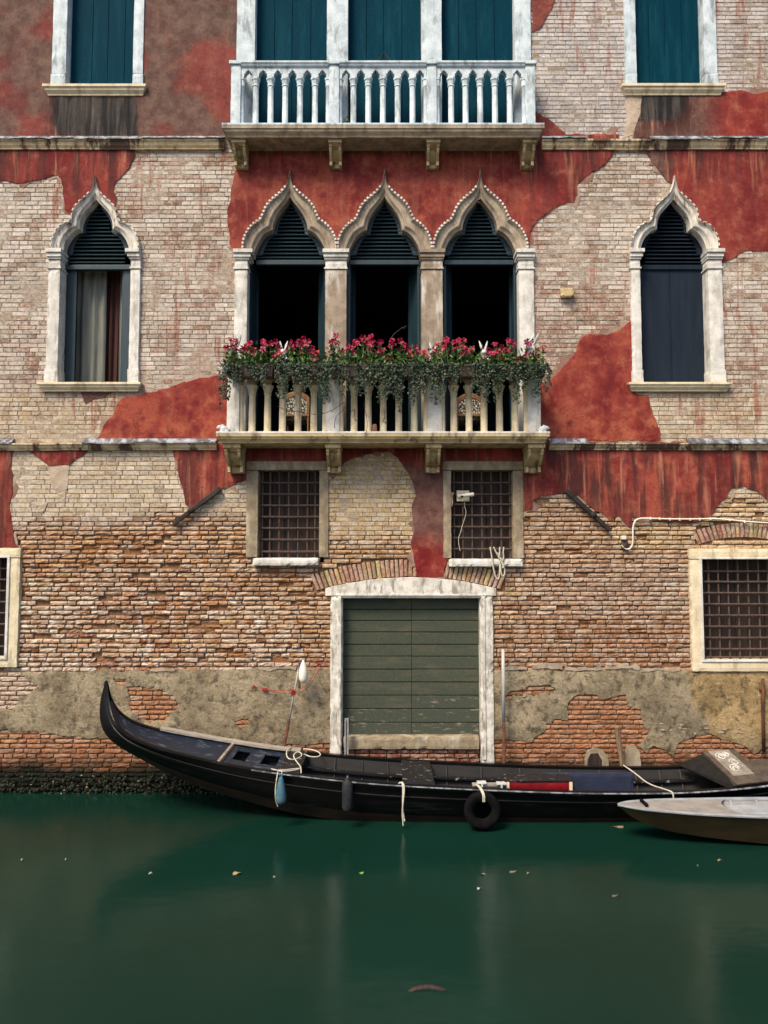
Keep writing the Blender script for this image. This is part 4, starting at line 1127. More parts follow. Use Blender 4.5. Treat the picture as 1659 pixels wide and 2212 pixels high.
gw2 = grille_window((956, 1131, 996, 1206), (975, 1107, 1016, 1206), [s6(v) for v in (1153, 1195, 1240, 1287, 1333, 1380, 1422)], [s6y(v) for v in (185, 240, 290, 343, 398, 452, 505)], 'stone_taupe', 0.24, (968, 1126, 1207, 1224))
r2x = lambda v: 1124.6 + 0.3221 * v
r2y = lambda v: 987.5 + 0.3221 * v
grille_window((1489, 1726, 1185, 1450), (1514, 1700, 1208, 1425), [r2x(v) for v in (1265, 1330, 1395, 1462, 1530, 1600, 1665, 1730)], [r2y(v) for v in (765, 835, 910, 985, 1060, 1135, 1210, 1285, 1340)], 'stone_cream', 0.28, None, 0.045, 0.11, 1310, True)
grille_window((-110, 44, 1183, 1441), (-85, 18, 1205, 1420), [14, -2, -18, -36, -56, -74], [1228, 1252, 1276, 1300, 1324, 1348, 1372, 1396], 'stone_cream', 0.28, None, 0.045, 0.11, 1310, True)

# ------------------------------------------------------------------ water gate
lx0, lx1 = X(703, 1270), X(1071, 1270)
top = [Vector((W(p, arc_y(p)).x, W(p, arc_y(p)).z)) for p in [1071 - 23 * i for i in range(17)]]
poly = [Vector((lx0, Z(1287))), Vector((lx1, Z(1287)))] + top
gate = obj('water_gate', MB().prism(rough_edge(poly, 0.05, 0.008, 3), -0.04, 0.2), 'stone_gate', house, bevel=0.005)
for s, (a, b) in enumerate(((713, 740), (1037, 1066))):
    obj('jamb', MB().rbox(X(a, 1440), X(b, 1440), -0.035, 0.2, Z(1652), Z(1287) - 0.001, 0.06, 0.006, 0.035, s + 20), 'stone_gate', gate)
    m = MB(); x = X(b, 1440) if s == 0 else X(a, 1440)
    m.box(x - 0.075 if s == 0 else x + 0.02, x - 0.02 if s == 0 else x + 0.075, -0.052, 0.0, Z(1640), Z(1287) - 0.004)
    obj('jamb_fillet', m, 'stone_gate', gate, bevel=0.006)
obj('lintel_moulding', MB().extrude([(0.0, Z(1283)), (-0.055, Z(1283)), (-0.055, Z(1286)), (-0.03, Z(1292)), (0.1, Z(1293)), (0.1, Z(1283))], X(727, 1288), X(1050, 1288)), 'stone_white', gate, bevel=0.003)
g2y = lambda v: 1234.4 + 0.39683 * v
ys = [g2y(v) for v in (143, 205, 265, 328, 395, 460, 530, 600, 672, 745, 820, 893)]
for a, b, s in ((738, 888.6, 0), (889.6, 1039, 1)):
    for k, (u, v) in enumerate(zip(ys, ys[1:])):
        worn = k >= (9 if s == 0 else 8)
        m = MB(); z1, z0 = Z(u, 0.14), Z(v, 0.14); e = random.uniform(-0.003, 0.003)
        pr = [(0.135 + e, z0 + 0.004), (0.138 + e, z1 - 0.018), (0.158 + e, z1 - 0.005), (0.18, z1 - 0.003), (0.18, z0 + 0.004)]
        obj('plank', m.extrude(pr, X(a, 1440, 0.14), X(b, 1440, 0.14)), 'gate_green_worn' if worn else 'gate_green', gate)
obj('gate_backing', MB().box(X(735, 1440), X(1042, 1440), 0.185, 0.22, Z(1600), Z(1288)), 'room_dark', gate)
obj('threshold', MB().rbox(X(741, 1600, -0.03), X(1036, 1600, -0.03), -0.03, 0.19, Z(1618), Z(1592, -0.03), 0.05, 0.008, 0.03, 31), 'stone_taupe', gate)
m = MB(); zc = Z(1619); 
for r_ in range(6):
    x = X(742, 1620) - random.uniform(0, .1)
    while x < X(1035, 1620):
        w = random.choice((0.25, 0.13, 0.2)); c = lc((0.16, 0.055, 0.035), (0.26, 0.13, 0.08), random.random())
        d = sm(2, 5.5, r_); c = lc(c, (0.02, 0.02, 0.014), d)
        x0, x1 = max(x, X(741, 1620)), min(x + w, X(1036, 1620)); x += w + 0.01
        if x1 - x0 > 0.03: brick_geo(m, Matrix.Translation(((x0 + x1) / 2, random.gauss(0.012, 0.004), zc - (r_ + 0.5) * 0.068)), x1 - x0, 0.056, 0.08, 3, 2, rnd, 0.006, c + (0.2,))
obj('brickwork', m, 'brick', gate, recalc=False)
m = MB(); m.add([(X(741, 1620), 0.045, -0.4), (X(1036, 1620), 0.045, -0.4), (X(1036, 1620), 0.045, zc), (X(741, 1620), 0.045, zc)], [(0, 1, 2, 3)], (0.06, 0.04, 0.03, 1))
obj('gate_footing', m, 'mortar', gate, recalc=False)

# ------------------------------------------------------------------ growth at the waterline
m = MB(); rg = random.Random(5)
for i in range(2200):
    x = rg.uniform(XL, XR); z = rg.uniform(-0.05, 0.30) * rg.random() ** 0.4
    if X(741, 1650) < x < X(1036, 1650) and False: continue
    s = rg.uniform(0.008, 0.030) * (1.5 if rg.random() < .1 else 1)
    m.ball((x, rg.uniform(-0.05, -0.005) - 0.05 * (1 - z / 0.3) * rg.random(), z), (s, s * 0.6, s * rg.uniform(0.5, 1)), 6, 4, Matrix.Rotation(rg.uniform(0, 3), 3, 'Y'))
obj('waterline_weed', m, 'weed', wall, kind='stuff')
m = MB()
for i in range(150):
    x = rg.uniform(XL, XR); z = abs(rg.gauss(0.12, 0.09)); s = rg.uniform(0.004, 0.015) * (1.6 if rg.random() < .06 else 1)
    m.ball((x, -0.05 - rg.uniform(0, 0.03), z), (s, s * 0.4, s * rg.uniform(0.5, 1.1)), 6, 4, Matrix.Rotation(rg.uniform(0, 3), 3, 'Y'))
obj('barnacles', m, 'stone_taupe', wall, kind='stuff')
# stones at the wall base, niche's shade as a dark slab, carved putlog end
m = MB()
pl = rough_edge(WP([(1262, 1665), (1262, 1640), (1266, 1622), (1280, 1614), (1298, 1618), (1312, 1632), (1316, 1665)]), 0.04, 0.012, 9)
m.prism(pl, -0.03, 0.0); obj('patch_stone', m, 'stone_taupe', wall)
m = MB().prism(rough_edge(WP([(1266, 1662), (1268, 1640), (1274, 1627), (1290, 1626), (1299, 1640), (1300, 1662)]), 0.04, 0.008, 4), -0.036, 0.0)
obj('niche_shade', m, 'board_brown', wall)
m = MB().prism(rough_edge(WP([(1350, 1668), (1349, 1625), (1354, 1611), (1368, 1606), (1380, 1622), (1384, 1668)]), 0.04, 0.012, 6), -0.04, 0.0)
obj('patch_stone', m, 'stone_taupe', wall)

# ------------------------------------------------------------------ gondola
GY = -0.84
ST = [  # gunwale middle (grid), bottom (grid), half beam, half bottom
 ((231, 1469), (227, 1471), .014, .012), ((234, 1485), (224, 1487), .026, .016), ((237, 1504), (219.5, 1505), .045, .02), ((243, 1524), (217, 1527), .085, .025),
 ((252, 1543), (218.5, 1557), .15, .03), ((270, 1563), (229, 1583), .24, .035), ((302, 1581), (255, 1608), .34, .05), ((345, 1595), (312, 1637), .42, .10),
 ((400, 1608), (376, 1667), .48, .14), ((480, 1624), (466, 1697), .535, .22), ((560, 1638), (552, 1720), .565, .27), ((660, 1650), (655, 1743), .59, .30),
 ((780, 1662), (780, 1760), .61, .32), ((900, 1670), (900, 1766), .62, .33), ((1050, 1677), (1050, 1768), .62, .33), ((1230, 1683), (1230, 1768), .62, .33),
 ((1400, 1684), (1400, 1765), .60, .31), ((1500, 1681), (1500, 1758), .57, .28), ((1600, 1674), (1600, 1745), .53, .23), ((1700, 1662), (1700, 1726), .46, .24),
 ((1800, 1644), (1805, 1700), .37, .14), ((1900, 1616), (1915, 1662), .26, .06), ((1980, 1575), (2005, 1612), .14, .03), ((2030, 1520), (2060, 1540), .04, .02)]
def dens(seq, n):
    out = []
    for i in range(len(seq) - 1):
        p0, p1, p2, p3 = seq[max(0, i - 1)], seq[i], seq[i + 1], seq[min(len(seq) - 1, i + 2)]
        for k in range(n):
            t = k / n
            out.append([0.5 * (2 * b + (c - a) * t + (2 * a - 5 * b + 4 * c - d) * t * t + (3 * b - a - 3 * c + d) * t ** 3) for a, b, c, d in zip(p0, p1, p2, p3)])
    out.append(list(seq[-1])); return out
raw = []
for g, b, hb, bb in ST:
    G, B = W(g[0], g[1], GY), W(b[0], b[1], GY); raw.append([G.x, G.z, B.x, B.z, hb, bb])
SEC = dens(raw, 4)
gon = thing('gondola', 'long black gondola with tall curved prow moored along the palazzo wall', 'gondola', (0, GY, 0))
def gpt(s, side, t, inset=0.0):
    """point on the side shell: t = 0 bilge, 1 gunwale"""
    gx, gz, bx, bz, hb, bb = s
    hb = max(0.004, hb - inset); bb = max(0.003, bb - inset)
    bul = math.sin(t * math.pi) * 0.03 * min(1, hb / 0.4)
    return Vector((lerp(bx, gx, t), GY + side * (lerp(bb, hb, t) + bul), lerp(bz, gz, t)))
m = MB()
rows = []
for s in SEC:
    r_ = [gpt(s, -1, t) for t in (1, 0.88, 0.75, 0.5, 0.25, 0)] + [gpt(s, 1, t) for t in (0, 0.25, 0.5, 0.75, 0.88, 1)]
    rows.append(r_)
m.loft(rows)
hull = obj('hull', m, 'black_paint', gon, smooth='all')
# rubbing strakes along both sides
for side in (-1, 1):
    for t0, t1, o, nm, mt in ((0.93, 1.02, 0.028, 'gunwale', 'black_paint'), (0.70, 0.76, 0.016, 'rubbing_strake', 'black_paint')):
        rows = []
        for s in SEC[6:] if nm != 'gunwale' else SEC[2:]:
            k = min(1, s[4] / 0.3)
            a, b = gpt(s, side, t0), gpt(s, side, t1)
            oy = side * o * k; iy = -side * (0.065 * k if nm == 'gunwale' else 0.0)
            rows.append([a + Vector((0, -side * 0.004, 0)), a + Vector((0, oy, 0.004)), b + Vector((0, oy, -0.004)), b + Vector((0, oy * 0.4, 0.006)), b + Vector((0, iy, 0.006)), b + Vector((0, iy, -0.03))])
        obj(nm, MB().loft(rows, True, True), mt, hull, smooth=True)
    # wet brown boot-top under the black paint
    rows = []
    for s in SEC[28:]:
        rows.append([gpt(s, side, t) + Vector((0, side * 0.006, 0)) for t in (0.30, 0.2, 0.1, 0.0)])
    obj('boot_top', MB().loft(rows), 'hull_brown', hull, smooth='all')
    rows = [[gpt(s, side, t, 0.05) for t in (0.97, 0.7, 0.45, 0.2)] for s in SEC[34:72]]
    obj('inner_side', MB().loft(rows), 'inner_black', gon, smooth='all')
    # ledge running round the inside
    rows = []
    for s in SEC[40:70]:
        p = gpt(s, side, 0.72, 0.05); rows.append([p, p + Vector((0, -side * 0.10, 0)), p + Vector((0, -side * 0.10, -0.025)), p + Vector((0, 0, -0.025))])
    obj('ledge', MB().loft(rows, True, True), 'thwart_black', gon)
    for q in range(42, 70, 2):
        s = SEC[q]; a, b = gpt(s, side, 0.95, 0.055), gpt(s, side, 0.2, 0.055)
        obj('frame_rib', MB().tube([a, (a + b) / 2, b], 0.016, 5), 'inner_black', gon)
rows = [[gpt(s, -1, 0.22, 0.05), gpt(s, 1, 0.22, 0.05)] for s in SEC[30:72]]
obj('bottom_boards', MB().loft(rows), 'inner_black', gon)
def sec_at(px, py=1640):
    x = X(px, py, GY)
    for a, b in zip(SEC, SEC[1:]):
        if a[0] <= x <= b[0]: return [lerp(p, q, (x - a[0]) / (b[0] - a[0])) for p, q in zip(a, b)]
    return SEC[0] if x < SEC[0][0] else SEC[-1]
def deck(name, pa, pb, mat, dz=-0.012, camber=0.03, parent=gon, inset=0.06, n=16, s0=None):
    rows = []
    for i in range(n + 1):
        s = sec_at(lerp(pa, pb, i / n)) if s0 is None else SEC[i]
        hb = max(0.002, s[4] - inset * min(1, s[4] / 0.3))
        rows.append([Vector((s[0], GY + u * hb, s[1] + dz + camber * (1 - u * u) * min(1, hb / 0.3))) for u in (-1, -0.6, -0.2, 0.2, 0.6, 1)])
    return obj(name, MB().loft(rows), mat, parent, smooth='all', recalc=False)
rows = []
fd = deck('foredeck', 236, 488, 'deck_blue', n=28, camber=-0.035)
def cross(name, pa, pb, mat, z0, z1, inset=0.05, parent=gon, bev=0.006, tilt=0.0):
    """board across the boat between two stations"""
    sa, sb = sec_at(pa), sec_at(pb)
    vs = []
    for s, zz in ((sa, 0.0), (sb, tilt)):
        for u in (-1, 1):
            hb = s[4] - inset
            for z in (z0, z1): vs.append((s[0], GY + u * hb, s[1] + z + zz))
    return obj(name, MB().add(vs, [(0, 1, 3, 2), (4, 6, 7, 5), (0, 4, 5, 1), (2, 3, 7, 6), (1, 5, 7, 3), (0, 2, 6, 4)]), mat, parent, bevel=bev)
cross('deck_batten', 486, 492, 'stone_brown', -0.035, 0.022)
# second deck with square openings: strips round two holes
def strip(pa, pb, u0, u1, mat='deck_blue', dz=-0.02):
    sa, sb = sec_at(pa), sec_at(pb)
    vs = []
    for s in (sa, sb):
        for u in (u0, u1):
            for z in (-0.02, 0.0): vs.append((s[0], GY + u * (s[4] - 0.06), s[1] + dz + z))
    obj('deck_board', MB().add(vs, [(0, 1, 3, 2), (4, 6, 7, 5), (0, 4, 5, 1), (2, 3, 7, 6), (1, 5, 7, 3), (0, 2, 6, 4)]), mat, gon, bevel=0.004)
for a, b in ((492, 506), (534, 566), (600, 616)): strip(a, b, -1, 1)
for a, b in ((506, 534), (566, 600)):
    strip(a, b, -1, -0.35); strip(a, b, 0.62, 1)
cross('thwart', 613, 655, 'thwart_black', -0.03, 0.02, 0.03)
cross('thwart', 868, 934, 'thwart_black', -0.02, 0.015, 0.03)
# weathered capping plank along the far side of the bow
rows = []
for i in range(17):
    s = sec_at(lerp(330, 640, i / 16)); p = Vector((s[0], GY + s[4], s[1] + 0.012)); w = 0.005 * fbm(s[0] * 9, 1, 1)
    rows.append([p + Vector((0, -0.09 + w, 0)), p + Vector((0, -0.09 + w, 0.03)), p + Vector((0, 0.035, 0.035 + w)), p + Vector((0, 0.035, 0.0))])
obj('capping_plank', MB().loft(rows, True, True), 'silvered_wood', gon)
# pale strip standing in for the highlight on the near gunwale
rows = []
for i in range(60):
    s = sec_at(lerp(560, 1655, i / 59)); p = Vector((s[0], GY - s[4] - 0.026, s[1] + 0.012)); rows.append([p + Vector((0, -0.006, -0.012)), p + Vector((0, -0.007, 0.0)), p + Vector((0, 0.018, 0.003)), p + Vector((0, 0.018, -0.012))])
obj('edge_highlight', MB().loft(rows, True, True), 'lead', gon)
# stern deck and the carved board
sd = deck('stern_deck', 1548, 2028, 'stern_board', n=20, camber=0.10, dz=0.03)
sa = sec_at(1556); sb = sec_at(1610)
def slanted(x0, x1, z0, z1, y0, y1, th):
    return [(x0, y0, z0), (x0, y1, z0), (x1, y0, z1), (x1, y1, z1), (x0 + th, y0, z0 - th), (x0 + th, y1, z0 - th), (x1 + th, y0, z1 - th), (x1 + th, y1, z1 - th)]
SX0 = X(1552, 1650, GY); SZ = sec_at(1552)[1]
fcs = [(0, 2, 3, 1), (4, 5, 7, 6), (0, 1, 5, 4), (2, 6, 7, 3), (0, 4, 6, 2), (1, 3, 7, 5)]
# board leans back: low edge towards the viewer, high edge towards the wall
def lean(u, v, off=0.0):
    """u along the boat, v across from near gunwale (0) to far (1), roof-shaped deck face"""
    s = sec_at(1552 + 70 * u); hb = s[4] - 0.05
    y = GY + lerp(-hb, hb * 0.55, v); return Vector((s[0] - 0.10 * v, y - off * 0.5, s[1] + 0.02 + 0.22 * v + off))
vs = [lean(u, v, o) for o in (0, 0.03) for v in (0, 1) for u in (0, 1)]
cb = obj('stern_board', MB().add(vs, [(0, 2, 3, 1), (4, 5, 7, 6), (0, 1, 5, 4), (2, 6, 7, 3), (0, 4, 6, 2), (1, 3, 7, 5)]), 'stern_board', gon, bevel=0.005)
vs = [lean(u, v, o) for o in (0.031, 0.037) for v in (0.22, 0.99) for u in (0.15, 0.78)]
obj('carved_panel', MB().add(vs, [(0, 2, 3, 1), (4, 5, 7, 6), (0, 1, 5, 4), (2, 6, 7, 3), (0, 4, 6, 2), (1, 3, 7, 5)]), 'stern_panel', cb)
def scroll(u0, v0, r, turns, sg):
    return [lean(u0 + sg * r * (1 - t * 0.75) * math.cos(t * turns * 6.283), v0 + r * 0.8 * (1 - t * 0.75) * math.sin(t * turns * 6.283), 0.042) for t in [i / 26 for i in range(27)]]
for u0, v0, r, sg in ((0.40, 0.42, 0.15, 1), (0.56, 0.60, 0.13, -1), (0.36, 0.80, 0.14, -1), (0.56, 0.84, 0.10, 1)):
    obj('scroll', MB().tube(scroll(u0, v0, r, 1.6, sg), 0.007, 5), 'stone_white', cb)
vs = [lean(0, 0), lean(0, 1), lean(0, 1) + Vector((-0.28, 0.16, -0.20)), lean(0, 0) + Vector((-0.02, 0, -0.06))]
obj('cheek_board', MB().add([v for v in vs] + [v + Vector((0.02, 0, -0.02)) for v in vs], [(0, 1, 2, 3), (7, 6, 5, 4), (0, 3, 7, 4), (1, 5, 6, 2), (0, 4, 5, 1), (3, 2, 6, 7)]), 'inner_black', gon)
# seat furniture
def gx(px): return X(px, 1690, GY - 0.35)
SZg = sec_at(1150)[1]
cu = thing('seat_cushion', 'dark red leather cushion lying in the gondola beside the blue board', 'cushion', (gx(1160), GY - 0.36, SZg - 0.1))
a, b = gx(1087), gx(1234)
obj('pad', MB().rbox(a, b, GY - 0.46, GY - 0.2, SZg - 0.06, SZg + 0.085, 0.04, 0.006, 0.02, 2), 'red_leather', cu, smooth='all')
obj('trim', MB().box(a - 0.004, b + 0.004, GY - 0.468, GY - 0.19, SZg + 0.0855, SZg + 0.105), 'thwart_black', cu, bevel=0.004)
for x in (a + 0.02, b - 0.055): obj('end_band', MB().box(x, x + 0.04, GY - 0.474, GY - 0.461, SZg - 0.03, SZg + 0.084), 'stone_cream', cu)
a, b = X(1173, 1680, GY - 0.1), X(1369, 1680, GY - 0.1)
m = MB(); z1, z0 = Z(1669, GY - 0.1), Z(1707, GY - 0.1)
m.rbox(a, b, GY - 0.12, GY - 0.06, z0 - 0.12, z1, 0.05, 0.003, 0.012, 4)
tag(obj('seat_board', m, 'blue_board', None), 'dark blue upright board standing inside the gondola behind the red cushion', 'board')
tag(obj('plank', MB().box(gx(1018), gx(1090), GY - 0.5, GY - 0.42, sec_at(1060)[1] + 0.015, sec_at(1060)[1] + 0.045), 'silvered_wood', bevel=0.004), 'short grey plank lying on the gondola edge left of the red cushion', 'plank')
for k, (p, t) in enumerate(((1030, 'left'), (1070, 'right'))):
    s = sec_at(p); x = s[0]; y = GY - 0.47
    mm = MB().box(x - 0.06, x + 0.06, y - 0.06, y + 0.03, s[1] + 0.0455, s[1] + 0.068); mm.box(x - 0.012, x + 0.012, y - 0.075, y - 0.0605, s[1] + 0.01, s[1] + 0.062)
    tag(obj('oarlock_plate', mm, 'bright_metal', bevel=0.003), 'small bright metal plate at the %s end of the grey plank on the gondola' % t, 'metal plate', 'metal plates on the gondola edge')
# straps and ropes
def rope(name, pts, r, mat, label, cat, group=None, n=6, it=2):
    return tag(obj(name, MB().tube(smooth_line(pts, it), r, n), mat, smooth='all'), label, cat, group)
def ng(px, dz=0.0, out=0.05):
    s = sec_at(px); return Vector((s[0], GY - s[4] - out, s[1] + dz))
def fg(px, dz=0.0): s = sec_at(px); return Vector((s[0], GY + s[4] + 0.01, s[1] + dz))
s = sec_at(1385)
rope('mooring_strap', [fg(1376, 0.03), lerp(fg(1380), ng(1392), 0.3) + Vector((0, 0, 0.02)), lerp(fg(1380), ng(1398), 0.6) + Vector((0, 0, -0.02)), ng(1408, 0.035, 0.0), ng(1414, 0.02, 0.045), ng(1414, -0.11, 0.045)], 0.010, 'white_rope', 'pale strap tied across the gondola to the right of the blue board', 'strap')
R1 = [fg(618, 0.05), fg(612, 0.02) + Vector((0, -0.3, 0.05)), ng(622, 0.06, -0.5), ng(640, 0.05, -0.55), ng(652, 0.07, -0.75), ng(640, 0.09, -0.85), ng(630, 0.07, -0.7), ng(642, 0.06, -0.45), ng(655, 0.04, -0.3), ng(660, 0.03, -0.05)]
rope('mooring_rope', R1, 0.009, 'white_rope', 'grey green rope knotted over the bow thwart of the gondola', 'rope')
rope('mooring_rope', [fg(645, 0.04), fg(662, 0.06) + Vector((0, -0.05, 0)), fg(684, 0.05) + Vector((0, -0.12, 0)), fg(688, 0.02) + Vector((0, -0.22, 0)), fg(668, 0.0) + Vector((0, -0.25, 0)), fg(650, 0.02) + Vector((0, -0.2, 0))], 0.009, 'white_rope', 'small loop of pale rope on the far edge of the gondola bow', 'rope')
rope('fender_lashing', [ng(598, 0.02, -0.1), ng(606, 0.04, 0.0), ng(618, 0.045, 0.0), ng(640, 0.05, -0.1), ng(660, 0.05, -0.2), ng(640, 0.04, -0.05), ng(615, 0.035, 0.02), ng(604, 0.03, -0.06)], 0.008, 'white_rope', 'pale rope bundle tied round the gondola edge above the blue fender', 'rope')
# fenders
def hang(px, out=0.055): return ng(px, 0.02, out)
def fender(px, mat, zt, zb, r, label, shape, group='fenders hung on the gondola'):
    p = ng(px, 0, 0.10); x, y = p.x, p.y
    f = thing('fender', label, 'fender', (x, y, zb), group)
    h = zt - zb
    if shape == 'drop': pr = [(r * 0.25, zb), (r * 0.72, zb + h * 0.05), (r * 0.97, zb + h * 0.15), (r, zb + h * 0.27), (r * 0.86, zb + h * 0.5), (r * 0.62, zb + h * 0.75), (r * 0.42, zb + h * 0.92), (r * 0.3, zb + h * 0.98), (r * 0.15, zt)]
    else: pr = [(r * 0.3, zb), (r * 0.8, zb + h * 0.03), (r, zb + h * 0.10), (r, zb + h * 0.80), (r * 0.85, zb + h * 0.88), (r * 0.5, zb + h * 0.93), (r * 0.42, zt)]
    b = obj('body', MB().lathe(x, y, pr, 16), mat, f, smooth=True)
    obj('eye', MB().tube([(x + 0.018 * math.cos(t), y, zt + 0.012 + 0.018 * math.sin(t)) for t in [i * 0.785 for i in range(9)]], 0.007, 5), mat, b)
    top = ng(px, 0.03, 0.02)
    obj('cord', MB().tube(smooth_line([(x, y, zt + 0.02), (x + 0.004, y + 0.01, (zt + top.z) / 2), (top.x, top.y, top.z), (top.x - 0.01, top.y + 0.08, top.z + 0.01)]), 0.007, 5), 'white_rope', f)
    return f
f1 = fender(622, 'blue_fender', Z(1684, -1.65), Z(1745, -1.65), 0.072, 'faded blue teardrop fender hanging near the gondola bow', 'drop')
p = ng(614, 0.03, 0.02)
obj('cord', MB().tube(smooth_line([p, (p.x - 0.02, p.y - 0.08, p.z - 0.15), (p.x - 0.02, p.y - 0.08, p.z - 0.33), (p.x + 0.01, p.y - 0.06, p.z - 0.42)]), 0.007, 5), 'white_rope', f1)
fender(756, 'grey_fender', Z(1688, -1.7), Z(1760, -1.7), 0.068, 'dark grey cylindrical fender hanging on the gondola side', 'tube')
q = ng(862, 0.03, 0.0)
lr = thing('hanging_rope', 'looped pale rope end hanging down the gondola side by the middle thwart', 'rope', (q.x, q.y, 0.1))
obj('strand', MB().tube(smooth_line([ng(858, -0.02, -0.05), ng(860, 0.03, -0.02), ng(866, 0.05, 0.02), ng(868, 0.0, 0.05), ng(867, -0.2, 0.06), ng(868, -0.33, 0.06), ng(871, -0.42, 0.06)]), 0.011, 6), 'white_rope', lr, smooth='all')
obj('strand', MB().tube(smooth_line([ng(866, 0.05, 0.0), ng(871, 0.02, 0.05), ng(868.5, -0.15, 0.075), ng(866, -0.30, 0.07), ng(868, -0.48, 0.06)]), 0.010, 6), 'white_rope', lr, smooth='all')
# tyre
c = ng(1026, 0, 0.10); zc_ = Z(1750, c.y); tr = 0.172
ty = thing('tyre_fender', 'black rubber tyre hung as a fender half under water', 'tyre', (c.x, c.y, zc_ - 0.24))
rows = []
for i in range(33):
    a = i / 32 * 2 * math.pi; ca, sa_ = math.cos(a), math.sin(a)
    rows.append([(c.x + (tr + dr) * ca, c.y + dy, zc_ + (tr + dr) * sa_) for dr, dy in ((0.055, -0.05), (0.062, 0.0), (0.055, 0.05), (0.02, 0.062), (-0.05, 0.045), (-0.055, 0.03), (-0.02, 0.02), (-0.02, -0.02), (-0.055, -0.03), (-0.05, -0.045), (0.02, -0.062))])
obj('tread_ring', MB().loft(rows, True), 'black_rubber', ty, smooth='all')
t = ng(1022, 0.035, 0.0)
for k in (0, 0.018):
    obj('strap', MB().tube(smooth_line([(t.x - 0.03 + k, t.y + 0.12, t.z - 0.01), (t.x - 0.01 + k, t.y, t.z + 0.015), (t.x + 0.02 + k, c.y - 0.04, t.z - 0.02), (t.x + 0.03 + k, c.y - 0.07, zc_ + tr + 0.02), (t.x + 0.03 + k, c.y - 0.06, zc_ + tr - 0.05)]), 0.010, 5), 'white_rope', ty)

# ------------------------------------------------------------------ small grey boat at the right
BY = -1.88
bt = thing('small_boat', 'pale grey flat boat with brown hull, only its pointed bow showing', 'boat', (X(1500, 1780, BY), BY, 0))
KS = [(1335, 1739, 1342, 1747, .01, .006), (1352, 1739, 1362, 1762, .09, .02), (1380, 1740, 1394, 1778, .16, .04), (1430, 1741, 1440, 1790, .23, .08), (1500, 1743, 1508, 1799, .29, .13), (1580, 1744, 1585, 1806, .335, .17), (1680, 1745, 1682, 1812, .37, .21), (1850, 1745, 1850, 1816, .40, .25), (2100, 1745, 2100, 1816, .40, .25), (2250, 1744, 2250, 1812, .36, .22)]
BS = dens([[W(a, b, BY).x, W(a, b, BY).z, W(c, d, BY).x, W(c, d, BY).z, e, f] for a, b, c, d, e, f in KS], 3)
def bpt(s, side, t, ins=0.0):
    return Vector((lerp(s[2], s[0], t), BY + side * max(0.003, lerp(s[5], s[4], t) - ins), lerp(s[3], s[1], t)))
rows = [[bpt(s, -1, t) for t in (1, .85, .6, .3, 0)] + [bpt(s, 1, t) for t in (0, .3, .6, .85, 1)] for s in BS]
bh = obj('hull', MB().loft(rows), 'boat_hull', bt, smooth=True)
for side in (-1, 1):
    rows = []
    for s in BS:
        k = min(1, s[4] / 0.1); a = bpt(s, side, 0.97); b = bpt(s, side, 1)
        rows.append([a + Vector((0, side * 0.016, 0)), b + Vector((0, side * 0.016, 0.012)), b + Vector((0, -side * 0.045 * k, 0.012)), b + Vector((0, -side * 0.045 * k, -0.02))])
    obj('gunwale', MB().loft(rows, True, True), 'boat_white', bh, bevel=0.004)
def bsec(px):
    x = X(px, 1750, BY)
    for a, b in zip(BS, BS[1:]):
        if a[0] <= x <= b[0]: return [lerp(p, q, (x - a[0]) / (b[0] - a[0])) for p, q in zip(a, b)]
    return BS[-1]
rows = []
for i in range(13):
    s = bsec(lerp(1337, 1570, i / 12)); hb = max(0.003, s[4] - 0.03)
    rows.append([Vector((s[0] + (0.16 * (1 - u * u) * -1 + 0.12 if i == 12 else 0), BY + u * hb, s[1] + 0.003 + 0.012 * (1 - u * u))) for u in (-1, -.66, -.33, 0, .33, .66, 1)])
obj('foredeck', MB().loft(rows), 'boat_deck', bt, smooth='all', recalc=False)
s = bsec(1392)
obj('deck_cleat', MB().box(s[0] - 0.02, s[0] + 0.02, BY - 0.10, BY + 0.12, s[1] + 0.016, s[1] + 0.05), 'black_rubber', bt, bevel=0.008)
rows = [[bpt(s, -1, 0.95, 0.045), bpt(s, -1, 0.35, 0.045), bpt(s, 1, 0.35, 0.045), bpt(s, 1, 0.95, 0.045)] for s in [bsec(p) for p in range(1560, 2240, 40)]]
obj('inner_lining', MB().loft(rows), 'boat_deck', bt)
for p in (1600, 1660, 1720):
    s = bsec(p)
    for side in (-1, 1):
        a = bpt(s, side, 0.98, 0.05); b = bpt(s, side, 0.35, 0.05); obj('rib', MB().tube([a, b], 0.018, 4), 'boat_white', bt)
s0, s1 = bsec(1585), bsec(1760)
obj('thwart', MB().box(s0[0], s1[0], BY - 0.05, BY + s0[4] - 0.05, s0[1] - 0.09, s0[1] - 0.06), 'boat_white', bt, bevel=0.004)

# ------------------------------------------------------------------ poles, rods, wall irons
def pole(name, pts, r, mat, label, cat='pole', n=9, parts=None):
    return tag(obj(name, MB().tube(pts, r, n), mat, smooth='all'), label, cat)
tp, bp = W(648, 1430, -0.22), W(614, 1612, -0.22); d = (bp - tp); foot = tp + d * 1.5
p = thing('mooring_pole', 'thin leaning rusty pole with a white float tied at its top', 'pole', foot)
obj('shaft', MB().tube([tp, tp + d * 0.35, tp + d * 0.7], 0.014, 8), 'zinc_pole', p, smooth='all')
obj('lower_shaft', MB().tube([tp + d * 0.7, foot], 0.022, 8), 'rust', p, smooth='all')
obj('strap', MB().box(tp.x - 0.02, tp.x + 0.015, -0.245, -0.235, tp.z - 0.38, tp.z), 'rust', p)
c = W(655, 1452, -0.27)
fl = thing('float', 'white plastic float with yellowed base on the leaning pole', 'float', (c.x, c.y, c.z - 0.16))
